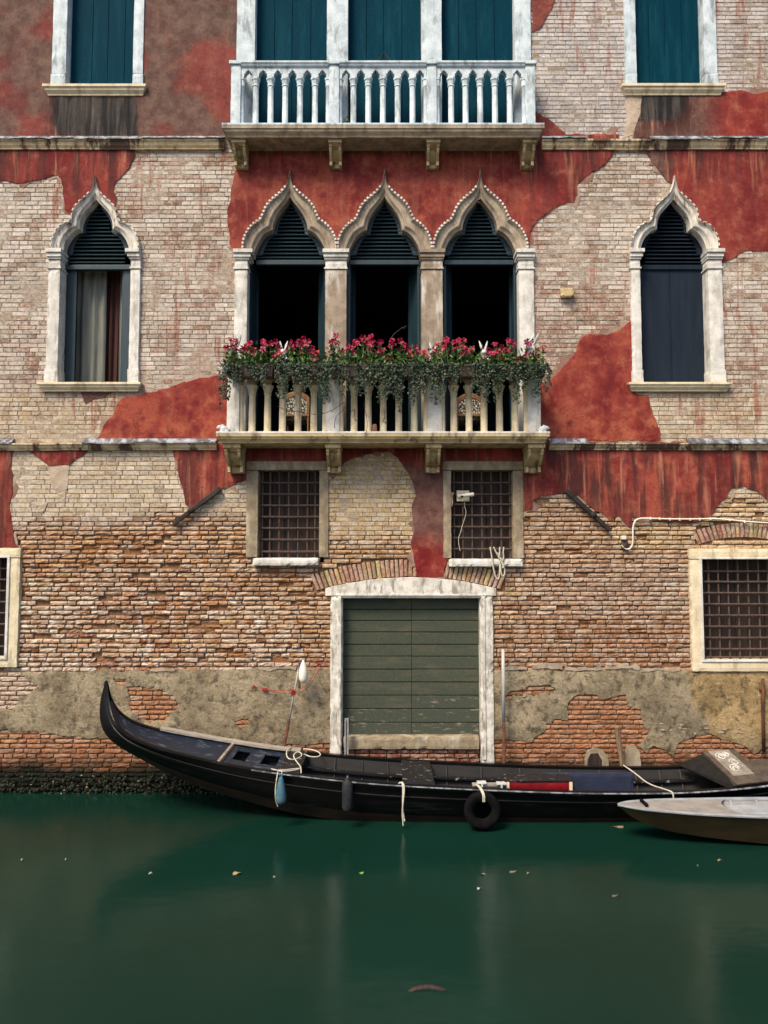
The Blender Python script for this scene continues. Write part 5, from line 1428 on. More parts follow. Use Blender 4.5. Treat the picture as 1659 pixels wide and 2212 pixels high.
obj('body', MB().lathe(c.x, c.y, [(0.01, c.z - 0.16), (0.045, c.z - 0.145), (0.065, c.z - 0.09), (0.068, c.z - 0.02), (0.055, c.z + 0.06), (0.035, c.z + 0.12), (0.018, c.z + 0.155), (0.014, c.z + 0.17)], 14), 'white_plastic', fl, smooth='all')
obj('cord', MB().tube(smooth_line([(c.x + 0.03, c.y + 0.03, c.z - 0.1), (c.x + 0.09, c.y + 0.1, c.z - 0.2), (c.x + 0.13, c.y + 0.18, c.z - 0.29)]), 0.004, 4), 'white_rope', fl)
rs = thing('red_string', 'tangled red string tied from a wall hook across the leaning pole', 'string', W(600, 1495, -0.04))
for a, b, c_ in (((548, 1483), (580, 1492), (636, 1492)), ((575, 1490), (600, 1497), (634, 1498)), ((640, 1494), (668, 1478), (686, 1437)), ((642, 1496), (664, 1490), (690, 1446))):
    obj('strand', MB().tube(smooth_line([W(*a, -0.04), W(*b, -0.1), W(*c_, -0.21 if c_[0] < 650 else -0.04)]), 0.004, 4), 'red_string', rs)
for a in ((550, 1484), (571, 1491), (634, 1493), (634, 1498), (688, 1436)):
    p = W(*a, -0.05 if a[0] != 634 else -0.24); mm = MB()
    for k in range(5): mm.tube([p + Vector((random.uniform(-.045, .045), random.uniform(-.01, .01), random.uniform(-.03, .03))) for _ in range(4)], 0.006, 4)
    obj('knot', mm, 'red_string', rs)
a, b = W(749, 1552, -0.16), W(749, 1668, -0.16)
p = thing('iron_channel', 'short grey metal post standing against the left side of the green gate', 'post', (b.x, b.y, -0.3))
m = MB(); m.box(a.x - 0.028, a.x - 0.014, -0.2, -0.14, -0.3, a.z); m.box(a.x + 0.014, a.x + 0.028, -0.2, -0.14, -0.3, a.z); m.box(a.x - 0.014, a.x + 0.014, -0.155, -0.14, -0.3, a.z)
obj('channel', m, 'zinc_pole', p, bevel=0.002)
tp = W(1086.5, 1402, -0.17)
p = thing('mooring_pole', 'straight white metal pole standing right of the green gate', 'pole', (tp.x, tp.y, -0.4))
obj('shaft', MB().tube([tp, (tp.x, tp.y, Z(1560, -0.17))], 0.026, 12), 'zinc_pole', p, smooth='all')
obj('lower_shaft', MB().tube([(tp.x, tp.y, Z(1560, -0.17)), (tp.x, tp.y, -0.4)], 0.027, 12), 'rust', p, smooth='all')
tp, bp = W(1332, 1570, -0.28), W(1346, 1664, -0.2)
tag(obj('wooden_stake', MB().tube([tp, (tp + bp) / 2, bp, bp + (bp - tp) * 0.8], lambda t: 0.042 - 0.004 * t, 6), 'old_wood'), 'short broken wooden stake standing against the wall behind the gondola', 'stake')
tp = W(1648, 1466, -0.06)
p = thing('rusty_rod', 'rusty iron rod fixed upright to the wall at the right edge', 'rod', (tp.x, -0.06, Z(1620)))
obj('shaft', MB().tube([tp, W(1648, 1540, -0.06), W(1650, 1625, -0.06)], 0.024, 8), 'rust', p, smooth='all')
obj('bracket', MB().box(tp.x - 0.04, tp.x + 0.04, -0.075, 0.0, Z(1492), Z(1486)), 'rust', p, bevel=0.004)
for (a, b, lab) in (((476, 1055), (374, 1133), 'black iron wall tie slanting down to the left, left of the barred windows'), ((1223, 1060), (1318, 1145), 'black iron wall tie slanting down to the right, right of the barred windows')):
    A, B = W(*a, -0.06), W(*b, -0.06); d = (B - A).normalized(); n = Vector((-d.z, 0, d.x)) * 0.036
    t = thing('wall_tie', lab, 'wall tie', (A + B) / 2, 'iron wall ties')
    M_ = (A + B) / 2 + d * 0.10; vs = []
    for y in (-0.085, -0.025): vs += [Vector((q.x, y, q.z)) for q in (A - n, B - n * 0.8, B + n * 0.8, A + n)]
    obj('bar', MB().add(vs, [(0, 1, 2, 3), (7, 6, 5, 4)] + [(i, (i + 1) % 4, 4 + (i + 1) % 4, 4 + i) for i in range(4)]), 'iron_black', t, bevel=0.008)
    obj('bolt', MB().ball((M_.x, -0.08, M_.z), (0.055, 0.035, 0.05), 10, 6), 'iron_black', t, smooth='all')
# cable with clips and junction hook
pts = [r2p for r2p in [(676, 590), (690, 605), (710, 620), (740, 612), (755, 570), (752, 500), (758, 440), (785, 410), (870, 411), (1000, 415), (1150, 416), (1300, 412), (1400, 420), (1500, 432), (1659, 441), (1900, 452), (2300, 455)]]
cb = thing('wall_cable', 'white cable clipped along the wall and hooked down to a small lamp box', 'cable', W(1377, 1120, -0.03))
obj('cable', MB().tube(smooth_line([W(r2x(a), r2y(b), -0.042) for a, b in pts]), 0.012, 6), 'white_plastic', cb, smooth='all')
for a, b in ((870, 411), (930, 413), (1000, 416), (1065, 417), (1135, 417), (1200, 416), (1270, 413), (1400, 420), (1500, 432)):
    q = W(r2x(a), r2y(b), -0.04); obj('clip', MB().box(q.x - 0.008, q.x + 0.008, -0.06, -0.015, q.z - 0.02, q.z + 0.02), 'white_plastic', cb)
q = W(r2x(690), r2y(540), -0.05)
obj('lamp_box', MB().box(q.x - 0.035, q.x + 0.03, -0.10, 0.0, q.z - 0.03, q.z + 0.03), 'white_plastic', cb, bevel=0.008)
obj('lamp_back', MB().ball((q.x + 0.02, -0.03, q.z - 0.10), (0.06, 0.03, 0.09), 10, 7), 'iron', cb, smooth='all')
# surveillance camera on a board fixed to the grille
q = W(1000, 1071, 0.05)
sc_ = thing('security_camera', 'small white security camera on a cream board fixed to the window bars', 'camera', (q.x, 0.05, q.z - 0.09))
obj('board', MB().box(W(986.5, 1071, 0.05).x, W(1014, 1071, 0.05).x, 0.045, 0.06, Z(1083, 0.05), Z(1059.5, 0.05)), 'cream_plastic', sc_, bevel=0.005)
q0 = W(993, 1071, 0.0)
obj('mount', MB().lathe(0, 0, [(0.035, 0), (0.033, 0.02), (0.02, 0.035)], 14), 'white_plastic', sc_, smooth='all').matrix_basis = Matrix.Translation((q0.x, 0.043, q0.z)) @ Matrix.Rotation(R(90), 4, 'X')
q1 = W(1001, 1070.5, -0.03); q2 = W(1021, 1069, -0.06)
obj('body', MB().tube([q1 + Vector((-0.03, 0, 0)), q2], 0.024, 12), 'white_plastic', sc_, smooth=True)
obj('hood', MB().tube([q1 + Vector((0.03, -0.005, 0.006)), q2 + Vector((0.02, -0.005, 0.008))], 0.029, 12, False), 'white_plastic', sc_, smooth=True)
obj('lens', MB().ball(W(998.5, 1072, -0.04), (0.022, 0.02, 0.024), 12, 8), 'black_glass', sc_, smooth='all')
o = obj('wire', MB().tube(smooth_line([W(1004, 1085, 0.05), W(1003, 1092, 0.05), W(1008, 1108, 0.05), W(1000, 1130, 0.05), W(995, 1150, 0.05), W(991, 1160, 0.05), W(990, 1172, 0.05), W(994, 1190, 0.05)]), 0.005, 4), 'white_rope', sc_)
z5 = lambda a, b: ((1780 + a * 0.2125) / 1.8228, (1850 + b * 0.2125) / 1.8228)
rc = thing('rope_loops', 'pale rope looped over the sill of the right barred window', 'rope', W(1076, 1235, -0.12))
for pl in ([(705, 1430), (735, 1600), (760, 1800), (800, 1970), (845, 2040), (880, 1990), (885, 1800), (880, 1600), (885, 1430)], [(770, 1430), (830, 1560), (890, 1650), (950, 1760), (980, 1850), (975, 1950), (935, 1985), (905, 1900), (900, 1750)], [(960, 1430), (945, 1540), (960, 1620), (930, 1700)]):
    obj('loop', MB().tube(smooth_line([W(*z5(*q), -0.12) for q in pl]), 0.011, 6), 'white_rope', rc, smooth='all')
obj('knot', MB().tube(smooth_line([W(*z5(*q), -0.135) for q in ((840, 1540), (880, 1600), (860, 1620), (910, 1650), (900, 1690), (960, 1780), (940, 1820))]), 0.016, 6), 'white_rope', rc, smooth='all')
# stone corbel stub in the brickwork of the first floor
q = W(1224, 633, -0.03)
tag(obj('corbel_stone', MB().rbox(q.x - 0.10, q.x + 0.10, -0.09, 0.02, q.z - 0.075, q.z + 0.07, 0.03, 0.015, 0.05, 77), 'stone_ochre_lit'), 'rough ochre stone stub sticking out of the brick wall', 'stone')

# ------------------------------------------------------------------ curtain, chairs
cz0, cz1 = Z(832, 0.5), Z(578, 0.5)
def drape(name, p0, p1, Y, mat, label, amp, waves):
    a, b = X(p0, 700, Y), X(p1, 700, Y); rows = []
    for j in range(9):
        z = lerp(cz0, cz1, j / 8); row = []
        for i in range(41):
            t = i / 40; row.append((lerp(a, b, t), Y + amp * math.sin(t * waves * 6.283 + 0.3 * math.sin(j * 0.5)) * (1 - 0.25 * j / 8) + 0.01 * fbm(t * 6, j * 0.2, 1), z))
        rows.append(row)
    return tag(obj(name, MB().loft(rows), mat, smooth='all', recalc=False), label, 'curtain', 'curtains in the left window')
drape('curtain', 166, 229, 0.42, 'curtain', 'wide pale curtain hanging in the left pointed window', 0.03, 3)
drape('curtain', 229, 262, 0.50, 'curtain_red', 'dark red brown curtain beside the pale one in the left window', 0.025, 2.2)
drape('curtain', 258, 268, 0.40, 'curtain', 'narrow strip of pale curtain at the right of the left window', 0.015, 1)
def chair(px, w, ytop, label, crest):
    Y = 0.42; x = X(px, 900, Y); zf = Z(288) * 0 + LZS + 0.03; zt = Z(ytop, Y); hw = w / 2
    c = thing('armchair', label, 'chair', (x, Y, zf), 'chairs behind the balcony')
    n = 12; arc = [Vector((x - hw + w * i / n, zt - 0.10 + 0.10 * math.sin(math.pi * i / n) ** (0.7 if crest else 1.0))) for i in range(n + 1)]
    out = [Vector((x - hw, zf + 0.42))] + arc + [Vector((x + hw, zf + 0.42))]
    inn = [Vector((x - hw + 0.05, zf + 0.46))] + [Vector((x + (p.x - x) * 0.84, p.y - 0.075)) for p in arc] + [Vector((x + hw - 0.05, zf + 0.46))]
    obj('back_frame', MB().prism(out, Y - 0.02, Y + 0.03, [inn]), 'chair_wood', c, bevel=0.006)
    obj('backrest', MB().prism([Vector((x + (p.x - x) * 1.0, p.y)) for p in inn], Y - 0.012, Y + 0.02), 'chair_fabric', c)
    obj('seat', MB().rbox(x - hw, x + hw, Y + 0.031, Y + 0.5, zf + 0.36, zf + 0.44, 0.06, 0.004, 0.01, 5), 'chair_fabric', c)
    for sx in (-1, 1):
        obj('leg', MB().tube([(x + sx * (hw - 0.02), Y + 0.0, zf), (x + sx * (hw - 0.02), Y, zf + 0.45)], 0.018, 6), 'chair_wood', c)
        obj('leg', MB().tube([(x + sx * (hw - 0.02), Y + 0.46, zf), (x + sx * (hw - 0.02), Y + 0.46, zf + 0.36)], 0.018, 6), 'chair_wood', c)
    obj('stretcher', MB().box(x - hw + 0.02, x + hw - 0.02, Y - 0.01, Y + 0.02, zf + 0.12, zf + 0.15), 'chair_wood', c)
    return c
chair(640, 0.42, 846, 'carved wooden chair with scrolled cream fabric back behind the left balusters', True)
chair(1015, 0.44, 849, 'round topped wooden chair with floral cream fabric back behind the right balusters', False)

# ------------------------------------------------------------------ flower boxes
rf = random.Random(21)
PB = [(487, 590), (601, 700), (712, 815), (822, 918), (928, 1042), (1052, 1180)]
ORD = ['leftmost', 'second from left', 'third from left', 'third from right', 'second from right', 'rightmost']
PY0, PY1 = BF - 0.26, BF - 0.035
bz1, bz0 = Z(787, PY0), Z(812, PY0)
for k, (a, b) in enumerate(PB):
    xa, xb = X(a, 800, PY0), X(b, 800, PY0)
    t = thing('flower_box', 'brown window box on the balcony rail, ' + ORD[k] + ' of six', 'planter', ((xa + xb) / 2, (PY0 + PY1) / 2, bz0), 'flower boxes on the lower balcony')
    m = MB(); e = 0.02
    vs = [(x, y, bz0) for x, y in ((xa + e, PY0 + e), (xb - e, PY0 + e), (xb - e, PY1 - e * 0.5), (xa + e, PY1 - e * 0.5))] + [(x, y, bz1) for x, y in ((xa, PY0), (xb, PY0), (xb, PY1), (xa, PY1))]
    vi = [(x, y, bz1) for x, y in ((xa + .012, PY0 + .012), (xb - .012, PY0 + .012), (xb - .012, PY1 - .012), (xa + .012, PY1 - .012))] + [(x, y, bz1 - 0.05) for x, y in ((xa + .014, PY0 + .014), (xb - .014, PY0 + .014), (xb - .014, PY1 - .014), (xa + .014, PY1 - .014))]
    m.add(vs + vi, [(3, 2, 1, 0)] + [(i, (i + 1) % 4, 4 + (i + 1) % 4, 4 + i) for i in range(4)] + [(4 + i, 4 + (i + 1) % 4, 8 + (i + 1) % 4, 8 + i) for i in range(4)] + [(8 + i, 8 + (i + 1) % 4, 12 + (i + 1) % 4, 12 + i) for i in range(4)])
    obj('box', m, 'planter_brown', t)
    obj('rim', MB().box(xa - 0.006, xb + 0.006, PY0 - 0.006, PY0 - 0.0005, bz1 - 0.025, bz1 + 0.003), 'planter_brown', t)
    obj('soil', MB().add(vi[4:], [(0, 1, 2, 3)]), 'soil', t)
    for x in (xa + 0.1, xb - 0.1):
        obj('hook', MB().tube([(x, PY0 - 0.01, bz0 + 0.02), (x, PY0 - 0.012, bz1 + 0.02), (x, PY1 + 0.01, bz1 + 0.03), (x, BF + 0.12, bz1 + 0.02), (x, BF + 0.16, bz1 - 0.02)], 0.006, 4), 'iron_black', t)
def leaf_add(m, p, d, up, L, Wd):
    d = d.normalized(); s = d.cross(up)
    if s.length < 1e-3: s = d.cross(Vector((1, 0, 0)))
    s.normalize(); n = s.cross(d)
    m.add([p, p + d * L * 0.45 + s * Wd - n * L * 0.06, p + d * L, p + d * L * 0.45 - s * Wd - n * L * 0.06, p + d * L * 0.5 + n * L * 0.05], [(0, 1, 4), (1, 2, 4), (2, 3, 4), (3, 0, 4)])
def rdir(zb=0.0):
    v = Vector((rf.gauss(0, 1), rf.gauss(0, 1), rf.gauss(0, 1) + zb)); return v.normalized()
def flower_mesh(mat, seed):
    r = random.Random(seed); m = MB()
    for k in range(5):
        a = k * 1.2566 + r.uniform(-.15, .15); c, s = math.cos(a), math.sin(a); c1, s1 = math.cos(a - 0.5), math.sin(a - 0.5); c2, s2 = math.cos(a + 0.5), math.sin(a + 0.5)
        z = r.uniform(-.1, .25)
        m.add([(0, 0, -0.5), (c1 * 0.55, s1 * 0.55, 0.02), (c1 * 0.95, s1 * 0.95, 0.2 + z), (c * 1.15, s * 1.15, 0.12 + z), (c2 * 0.95, s2 * 0.95, 0.2 + z), (c2 * 0.55, s2 * 0.55, 0.02), (c * 0.5, s * 0.5, -0.05)],
              [(0, 1, 6), (1, 2, 6), (2, 3, 6), (3, 4, 6), (4, 5, 6), (5, 0, 6)])
    m.tube([(0, 0, -1.6), (0, 0, -0.45)], lambda t: 0.10 + 0.12 * t, 5)
    me = bpy.data.meshes.new('flower'); me.from_pydata(m.v, [], m.f); me.materials.append(MAT[mat]); me.update()
    return me
FM = [flower_mesh('petal_red', i) for i in range(4)]; FC = [flower_mesh('petal_coral', i + 9) for i in range(2)]; FP = [flower_mesh('petal_pink', i + 15) for i in range(2)]
FL = [(75,115),(60,145),(100,115),(95,150),(155,125),(165,150),(185,155),(225,115),(230,130),(265,125),(240,150),(300,145),(295,175),(365,120),(370,145),(400,115),(425,105),(425,130),(430,150),(410,140),(460,165),(490,170),(495,192),(555,120),(575,110),(590,125),(560,145),(565,175),(605,170),(640,140),(650,150),(685,115),(715,110),(735,105),(735,125),(760,130),(790,120),(795,165),(745,170),(728,198),(825,192),(810,155),(850,120),(860,130),(915,135),(910,150),(945,180),(975,160),(1010,165),(1070,130),(1060,155),(1050,180),(1115,105),(1120,150),(1100,130),(1150,120),(1175,110),(1190,130),(1205,155),(1220,165),(1240,150),(1195,175),(1355,130),(1360,165),(1385,145),(1415,110),(1390,200),(1445,130),(1440,115),(1470,210),(1485,215),(1505,180),(1510,130),(1540,165),(1555,160),(1520,235),(1525,258),(1440,190),
      (85,190),(82,205),(130,155),(145,160),(205,160),(310,190),(330,165),(345,155),(470,185),(980,170),(1010,185),(1165,150),(1180,155),(1210,140),(1325,160),(1340,180),(1300,160),(1300,195),(1420,150)]
flo = []
for u, v in FL:
    flo.append((466.3 + 0.4464 * u, 685.8 + 0.4464 * v, 'c' if (u, v) in ((490, 170), (495, 192), (1390, 200), (945, 180), (470, 185), (1440, 190)) else 'r'))
    for _ in range(1 + (rf.random() < 0.35)): flo.append((466.3 + 0.4464 * u + rf.gauss(0, 6), 685.8 + 0.4464 * v + rf.gauss(1, 5), 'r' if rf.random() < 0.95 else 'p'))
PLC = [(512, 'at the left end of the balcony'), (560, 'right of the left end rabbit'), (608, 'just left of the second rabbit'), (665, 'in front of the first open window'), (722, 'before the left brown pilaster'), (780, 'left in front of the middle open window'), (845, 'right in front of the middle open window'), (905, 'before the right brown pilaster'), (960, 'left in front of the third open window'), (1008, 'tallest in front of the third open window'), (1082, 'right in front of the third open window'), (1145, 'at the right end of the balcony')]
edges = [-1e9] + [(a[0] + b[0]) / 2 for a, b in zip(PLC, PLC[1:])] + [1e9]
for k, (pc, where) in enumerate(PLC):
    mine = [f for f in flo if edges[k] <= f[0] < edges[k + 1]]
    cx_ = X(pc, 795, (PY0 + PY1) / 2); base = Vector((cx_, (PY0 + PY1) / 2, bz1 - 0.05))
    t = thing('flowering_plant', 'bushy plant with magenta red trumpet flowers ' + where, 'plant', base, 'flowering plants on the lower balcony')
    m = MB(); sm_ = MB(); heads = []
    for fx, fy, kind in mine:
        Y = rf.uniform(PY0 - 0.02, PY1 + 0.05); p = W(fx, fy, Y); heads.append((p, kind))
        b0 = base + Vector((max(-.3, min(.3, (p.x - cx_) * 0.7)) + rf.uniform(-.04, .04), rf.uniform(-.06, .06), 0))
        c1 = b0.lerp(p, 0.55) + Vector((rf.uniform(-.03, .03), rf.uniform(-.03, .03), 0.03))
        stem = smooth_line([b0, c1, p + Vector((0, 0.01, -0.05))], 2); sm_.tube(stem, 0.004, 4)
        for q in range(9):
            s = stem[rf.randrange(len(stem))]; leaf_add(m, s + Vector((rf.gauss(0, .012), rf.gauss(0, .012), rf.gauss(0, .01))), rdir(0.5), rdir(2), rf.uniform(0.045, 0.075), rf.uniform(0.011, 0.018))
    w0, w1 = X(max(486, edges[k] if k else 486), 795, PY0), X(min(1180, edges[k + 1]), 795, PY0)
    for q in range(200):
        p = Vector((rf.uniform(w0, w1), rf.uniform(PY0 - 0.06, PY1 + 0.06), bz1 + abs(rf.gauss(0, 0.10)) - 0.02))
        leaf_add(m, p, rdir(0.8), rdir(2), rf.uniform(0.045, 0.10), rf.uniform(0.014, 0.026))
    fo = obj('foliage', m, 'leaf_fresh', t, recalc=False, kind='stuff')
    obj('stems', sm_, 'leaf_fresh', t, recalc=False)
    for p, kind in heads:
        o = bpy.data.objects.new('flower', {'r': FM, 'c': FC, 'p': FP}[kind][rf.randrange(4 if kind == 'r' else 2)])
        link(o, t); sc = rf.uniform(0.033, 0.050)
        d = Vector((rf.gauss(0, 0.55), -1.0, rf.gauss(0.25, 0.5))).normalized()
        o.matrix_basis = Matrix.Translation(p) @ d.to_track_quat('Z', 'Y').to_matrix().to_4x4() @ Matrix.Rotation(rf.uniform(0, 6), 4, 'Z') @ Matrix.Scale(sc, 4)
# trailing ivy: outline of how far it hangs
HANG = [(478, 862), (486, 880), (496, 855), (510, 832), (530, 828), (548, 842), (562, 838), (580, 848), (598, 862), (615, 868), (628, 858), (640, 842), (655, 850), (668, 836), (684, 846), (700, 870), (716, 872), (728, 852), (745, 850), (760, 842), (775, 868), (790, 850), (806, 858), (822, 880), (838, 872), (852, 862), (866, 900), (878, 920), (890, 885), (902, 868), (920, 852), (932, 872), (945, 880), (955, 858), (975, 845), (1000, 850), (1025, 848), (1050, 862), (1062, 884), (1080, 850), (1105, 872), (1120, 880), (1140, 872), (1155, 885), (1166, 880), (1176, 862), (1184, 845)]
def hang_y(px):
    for a, b in zip(HANG, HANG[1:]):
        if a[0] <= px <= b[0]: return lerp(a[1], b[1], (px - a[0]) / (b[0] - a[0]))
    return 850
DEN = lambda px: 0.35 if (518 < px < 540 or 575 < px < 592 or 985 < px < 1015 or 668 < px < 690 or 738 < px < 765) else 1.0
IV = [(478, 540, 'at the left corner of the balcony'), (540, 660, 'before the left chair'), (660, 735, 'before the second balcony post'), (735, 815, 'left of the balcony middle'), (815, 900, 'longest, hanging at the balcony middle'), (900, 985, 'before the third balcony post'), (985, 1110, 'before the right chair'), (1110, 1186, 'at the right corner of the balcony')]
for a, b, where in IV:
    base = W((a + b) / 2, 790, PY0)
    t = thing('trailing_ivy', 'dark green trailing ivy ' + where, 'plant', base, 'ivy trailing from the flower boxes')
    m = MB(); sm_ = MB(); px = a
    while px < b:
        Y = PY0 - rf.uniform(0.005, 0.07)
        end = 800 + (hang_y(px) - 800) * (rf.uniform(0.35, 1.0) ** 0.7) * 1.02
        if fbm(px * 0.045, 7, 0) > 0.08: end = min(end, rf.uniform(800, 822))
        n = 7; x = px; pts = []
        for i in range(n):
            x += rf.gauss(0, 1.1); pts.append(W(x, lerp(784, end, i / (n - 1)), Y + 0.01 * math.sin(i)))
        sm_.tube(pts, 0.0028, 3, False)
        L = (pts[0] - pts[-1]).length; cnt = int(L / 0.0085 * DEN(px))
        for q in range(cnt):
            u = rf.random() ** 1.15 * (n - 1); i = min(n - 2, int(u)); p = pts[i].lerp(pts[i + 1], u - i)
            s = rf.uniform(0.013, 0.027) * (1.5 if rf.random() < 0.15 else 1)
            leaf_add(m, p + Vector((rf.gauss(0, .018), rf.gauss(0, .014), rf.gauss(0, .01))), Vector((rf.gauss(0, 1), -0.6 + rf.gauss(0, .5), rf.gauss(-0.8, .7))), Vector((rf.gauss(0, .5), -1, rf.gauss(0.4, .5))), s * 1.4, s * 0.62)
        px += rf.uniform(2.0, 4.2) / (1 if DEN(px) == 1 else 0.5) * (1.9 if fbm(px * 0.06, 2, 0) > 0.12 else 0.9)
    obj('foliage', m, 'leaf_ivy', t, recalc=False, kind='stuff'); obj('stems', sm_, 'bark', t, recalc=False)
# bare twigs straggling over the balusters
TW = [[(600, 878), (625, 890), (650, 888), (680, 897), (712, 890), (745, 868)], [(742, 850), (750, 872), (742, 885), (724, 900), (722, 925)], [(757, 890), (768, 880), (764, 905), (770, 908)], [(786, 870), (790, 892), (795, 920), (786, 945), (794, 952)], [(829, 880), (832, 905), (826, 910), (836, 914)], [(740, 940), (752, 948)], [(950, 860), (954, 872)], [(840, 748), (846, 726), (862, 712), (878, 704)]]
TL = ['bare twig stretched sideways across the left balusters', 'bare twig hanging before the second balcony post', 'short forked twig right of the second balcony post', 'long bare twig hanging down over the balcony edge', 'forked twig before the middle baluster', 'short twig end lying over the slab edge left of centre', 'tiny twig before the third balcony post', 'thin dry twig rising before the middle open window']
for pl, lab in zip(TW, TL):
    Y = BF - 0.06; pts = smooth_line([W(x, y, Y - (0.1 if y > 935 else 0)) for x, y in pl], 2)
    m = MB().tube(pts, 0.005, 4)
    for q in range(len(pts) // 3):
        p = pts[rf.randrange(len(pts))]; m.tube([p, p + Vector((rf.uniform(-.05, .05), 0, rf.uniform(-.05, .03)))], 0.0035, 3)
    tag(obj('dry_twig', m, 'bark', recalc=False), lab, 'twig', 'dry twigs on the balcony')

# ------------------------------------------------------------------ white rabbit figures
def rabbit(px, ytop, ybot, Y, label, yaw, arms=True, lie=False, ear='up'):
    a, b = W(px, ytop, Y), W(px, ybot, Y); h = a.z - b.z; o = Vector((b.x, Y, b.z))
    rot = Matrix.Rotation(yaw, 3, 'Z'); m = MB()
    def e(c, r, rt=None): m.ball(o + rot @ (Vector(c) * h), tuple(q * h for q in r), 12, 9, rot @ rt if rt is not None else rot)
    if not lie:
        e((0, 0, 0.20), (0.15, 0.14, 0.20)); e((0, -0.01, 0.40), (0.11, 0.11, 0.16)); e((0, -0.05, 0.57), (0.105, 0.125, 0.105)); e((0, -0.15, 0.545), (0.055, 0.06, 0.05))
        for s in (-1, 1):
            rt = Matrix.Rotation(R(16 * s if ear == 'up' else 34), 3, 'Y') @ Matrix.Rotation(R(-8 if ear == 'up' else (10 * s)), 3, 'X')
            e((0.085 * s + (0.0 if ear == 'up' else 0.12), 0.02, 0.80), (0.042, 0.024, 0.20), rt)
            e((0.11 * s, -0.10, 0.05), (0.07, 0.15, 0.06)); e((0.12 * s, -0.10, 0.33), (0.04, 0.10, 0.045), Matrix.Rotation(R(28), 3, 'X'))
        e((0, 0.15, 0.12), (0.06, 0.06, 0.06))
    else:
        e((0, 0, 0.36), (0.40, 0.30, 0.34)); e((-0.42, -0.02, 0.52), (0.22, 0.2, 0.2)); e((-0.6, -0.02, 0.45), (0.11, 0.1, 0.1))
        for s in (-1, 1): e((-0.20, 0.10 * s, 0.72), (0.26, 0.05, 0.08), Matrix.Rotation(R(-25), 3, 'Y')); e((-0.3, 0.2 * s, 0.1), (0.2, 0.08, 0.1)); e((0.25, 0.24 * s, 0.14), (0.22, 0.08, 0.14))
        e((0.42, 0, 0.34), (0.12, 0.12, 0.12))
    ob = obj('rabbit_figure', m, 'rabbit_white', smooth='all')
    rm = ob.modifiers.new('remesh', 'REMESH'); rm.mode = 'VOXEL'; rm.voxel_size = 0.009; rm.use_smooth_shade = True
    sm2 = ob.modifiers.new('soften', 'SMOOTH'); sm2.iterations = 3; sm2.factor = 0.5
    tag(ob, label, 'rabbit figure', 'white rabbit figures on the balcony')
RY = BF - 0.02
rabbit(506, 722, 797, RY, 'white rabbit figure at the left end of the flower boxes', R(-40), ear='back')
rabbit(612, 734, 797, RY - 0.14, 'white rabbit figure with upright ears among flowers of the first window', R(0))
rabbit(718, 738, 800, RY, 'white rabbit figure before the left brown pilaster', R(15))
rabbit(936, 736, 800, RY, 'white rabbit figure before the right brown pilaster', R(-10))
rabbit(1045, 734, 800, RY - 0.14, 'white rabbit figure with upright ears right of the tallest red flowers', R(0))
rabbit(1143, 720, 797, RY, 'large white rabbit figure at the right end of the flower boxes', R(-35), ear='back')
rabbit(484, 912, 936, BF - 0.02, 'small crouching white rabbit on the slab outside the left balcony post', R(10), lie=True)
rabbit(1172, 914, 936, BF - 0.02, 'small crouching white rabbit on the slab outside the right balcony post', R(170), lie=True)
# little things on the balconies
q = W(809, 928, BF - 0.04); 
mm = MB().rbox(q.x - 0.035, q.x + 0.035, BF - 0.09, BF - 0.03, LZS + 0.036, LZS + 0.15, 0.03, 0.003, 0.008, 3)
tag(obj('small_brick', mm, 'terracotta'), 'small dark red block on the slab edge at the balcony middle', 'block')
t = thing('weed', 'small green weed growing at the foot of the upper balcony', 'plant', W(745, 264, UBF + 0.1))
m = MB(); b = W(746, 266, UBF + 0.12)
for i in range(70): leaf_add(m, b + Vector((rf.gauss(0, .03), rf.gauss(0, .02), abs(rf.gauss(0, .045)))), rdir(0.7), rdir(1), rf.uniform(.02, .035), rf.uniform(.006, .01))
obj('foliage', m, 'leaf_fresh', t, recalc=False, kind='stuff')
q = [W(813, 133, UBF + 0.05), W(829, 114, UBF + 0.05), W(844, 133, UBF + 0.05)]
ib = thing('iron_bracket', 'small black iron triangle standing on the upper balcony rail', 'bracket', W(829, 134, UBF + 0.05))
obj('frame', MB().tube(q, 0.012, 6), 'iron_black', ib); obj('foot', MB().tube([q[0], q[2]], 0.008, 5), 'iron_black', ib)

# ------------------------------------------------------------------ things afloat
def floaty(px, py, L, Wd, mat, label, cat, ang, lift=0.006):
    p = WZ(px, py, 0); L *= 0.72; Wd *= 0.72; m = MB(); c, s = math.cos(ang), math.sin(ang); top = []
    n = 10
    for i in range(n):
        a = 2 * math.pi * i / n; r = 1 + 0.22 * math.sin(3 * a + px); x, y = L * r * math.cos(a), Wd * r * math.sin(a)
        top.append((x * c - y * s, x * s + y * c, lift + 0.012 * math.sin(a * 2 + px)))
    m.add([(0, 0, lift + 0.006)] + top, [(0, 1 + i, 1 + (i + 1) % n) for i in range(n)])
    m.add([(0, 0, 0.001)] + [(x * 0.98, y * 0.98, z - 0.004) for x, y, z in top], [(0, 1 + (i + 1) % n, 1 + i) for i in range(n)])
    o = obj('leaf' if cat == 'leaf' else 'debris', m, mat, recalc=False); o.location = p
    tag(o, label, cat, 'things floating on the canal')
simple('leaf_yellow', (0.26, 0.20, 0.09), (0.17, 0.125, 0.055), 12, 0.6, 0)
simple('leaf_green', (0.20, 0.36, 0.06), (0.14, 0.28, 0.05), 12, 0.6, 0)
simple('foam', (0.36, 0.36, 0.33), (0.25, 0.25, 0.23), 12, 0.7, 0)
simple('leaf_brown', (0.22, 0.17, 0.11), (0.14, 0.10, 0.07), 12, 0.7, 0)
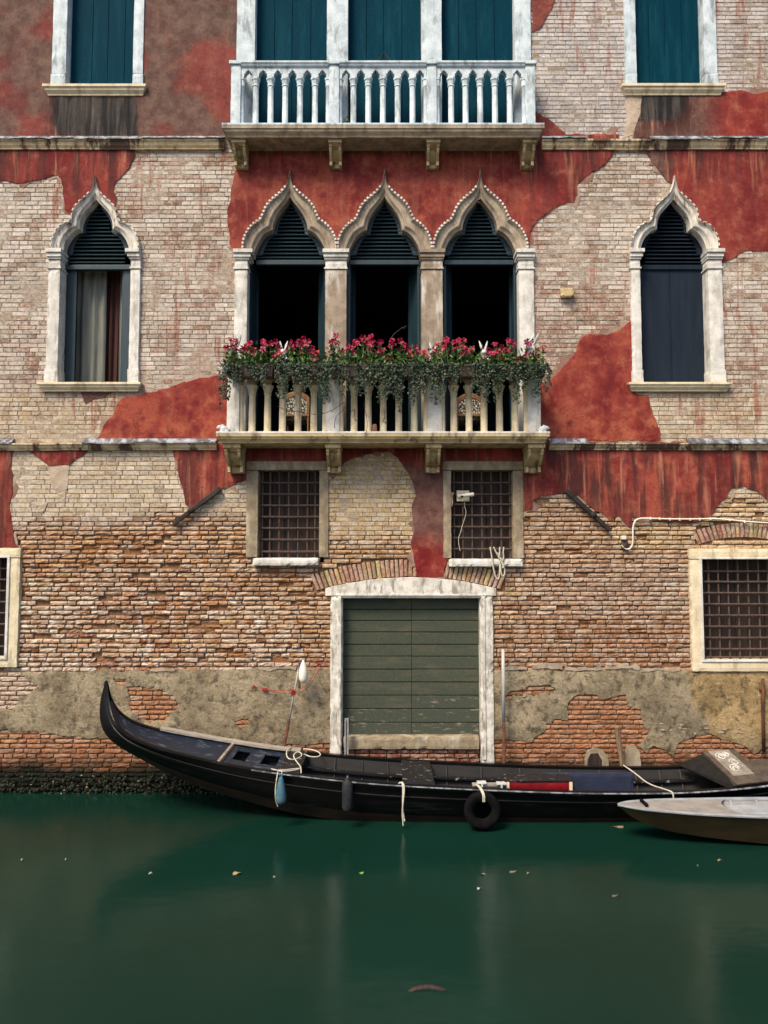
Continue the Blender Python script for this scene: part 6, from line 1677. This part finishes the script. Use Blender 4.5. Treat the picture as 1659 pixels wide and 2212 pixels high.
floaty(325, 1888, 0.032, 0.028, 'foam', 'white scrap floating left of the yellow leaf', 'debris', 0.3)
floaty(512, 1888, 0.065, 0.04, 'leaf_yellow', 'crumpled yellow brown leaf floating below the gondola bow', 'leaf', 0.2, 0.012)
floaty(780, 1887, 0.035, 0.016, 'leaf_green', 'small bright green leaf floating at the middle of the canal', 'leaf', 0.1)
floaty(1034, 1920, 0.028, 0.022, 'foam', 'tiny white scrap floating below the tyre', 'debris', 0.6)
floaty(1042, 1890, 0.05, 0.014, 'leaf_brown', 'thin brown scrap floating just above the tiny white one', 'debris', 0.1)
floaty(1108, 1884, 0.06, 0.012, 'leaf_brown', 'thin brown leaf floating right of the tyre reflection', 'leaf', 0.2)
floaty(1141, 1887, 0.025, 0.012, 'leaf_yellow', 'tiny yellow leaf next to the thin brown leaf', 'leaf', 0.4)
floaty(48, 1858, 0.022, 0.014, 'foam', 'tiny pale scrap floating near the left edge', 'debris', 0.4)
floaty(143, 1857, 0.022, 0.014, 'foam', 'tiny pale scrap second from the left edge', 'debris', 0.9)
floaty(1556, 1859, 0.05, 0.016, 'leaf_yellow', 'pale leaf floating below the small grey boat', 'leaf', 0.1)
floaty(1507, 1871, 0.018, 0.010, 'foam', 'tiny white speck floating left of the pale leaf', 'debris', 0.1)
floaty(1328, 1936, 0.05, 0.008, 'leaf_brown', 'thin dark sliver floating farthest out on the right', 'debris', 0.25)
floaty(1332, 1787, 0.12, 0.03, 'leaf_brown', 'brownish foam scrap floating at the small boat bow', 'debris', -0.15)
floaty(593, 1895, 0.022, 0.009, 'leaf_brown', 'tiny brown scrap right of the yellow leaf', 'debris', -0.2)
# waterlogged branch half awash
pts = smooth_line([WZ(a, b, z) for a, b, z in ((866, 2158, -0.05), (890, 2138, 0.002), (925, 2132, 0.006), (955, 2138, 0.0), (985, 2150, -0.05))])
tag(obj('sunken_branch', MB().tube(pts, lambda t: 0.004 + 0.022 * math.sin(math.pi * t), 6), 'board_brown', smooth='all'), 'dark waterlogged branch just breaking the surface in the foreground', 'branch')
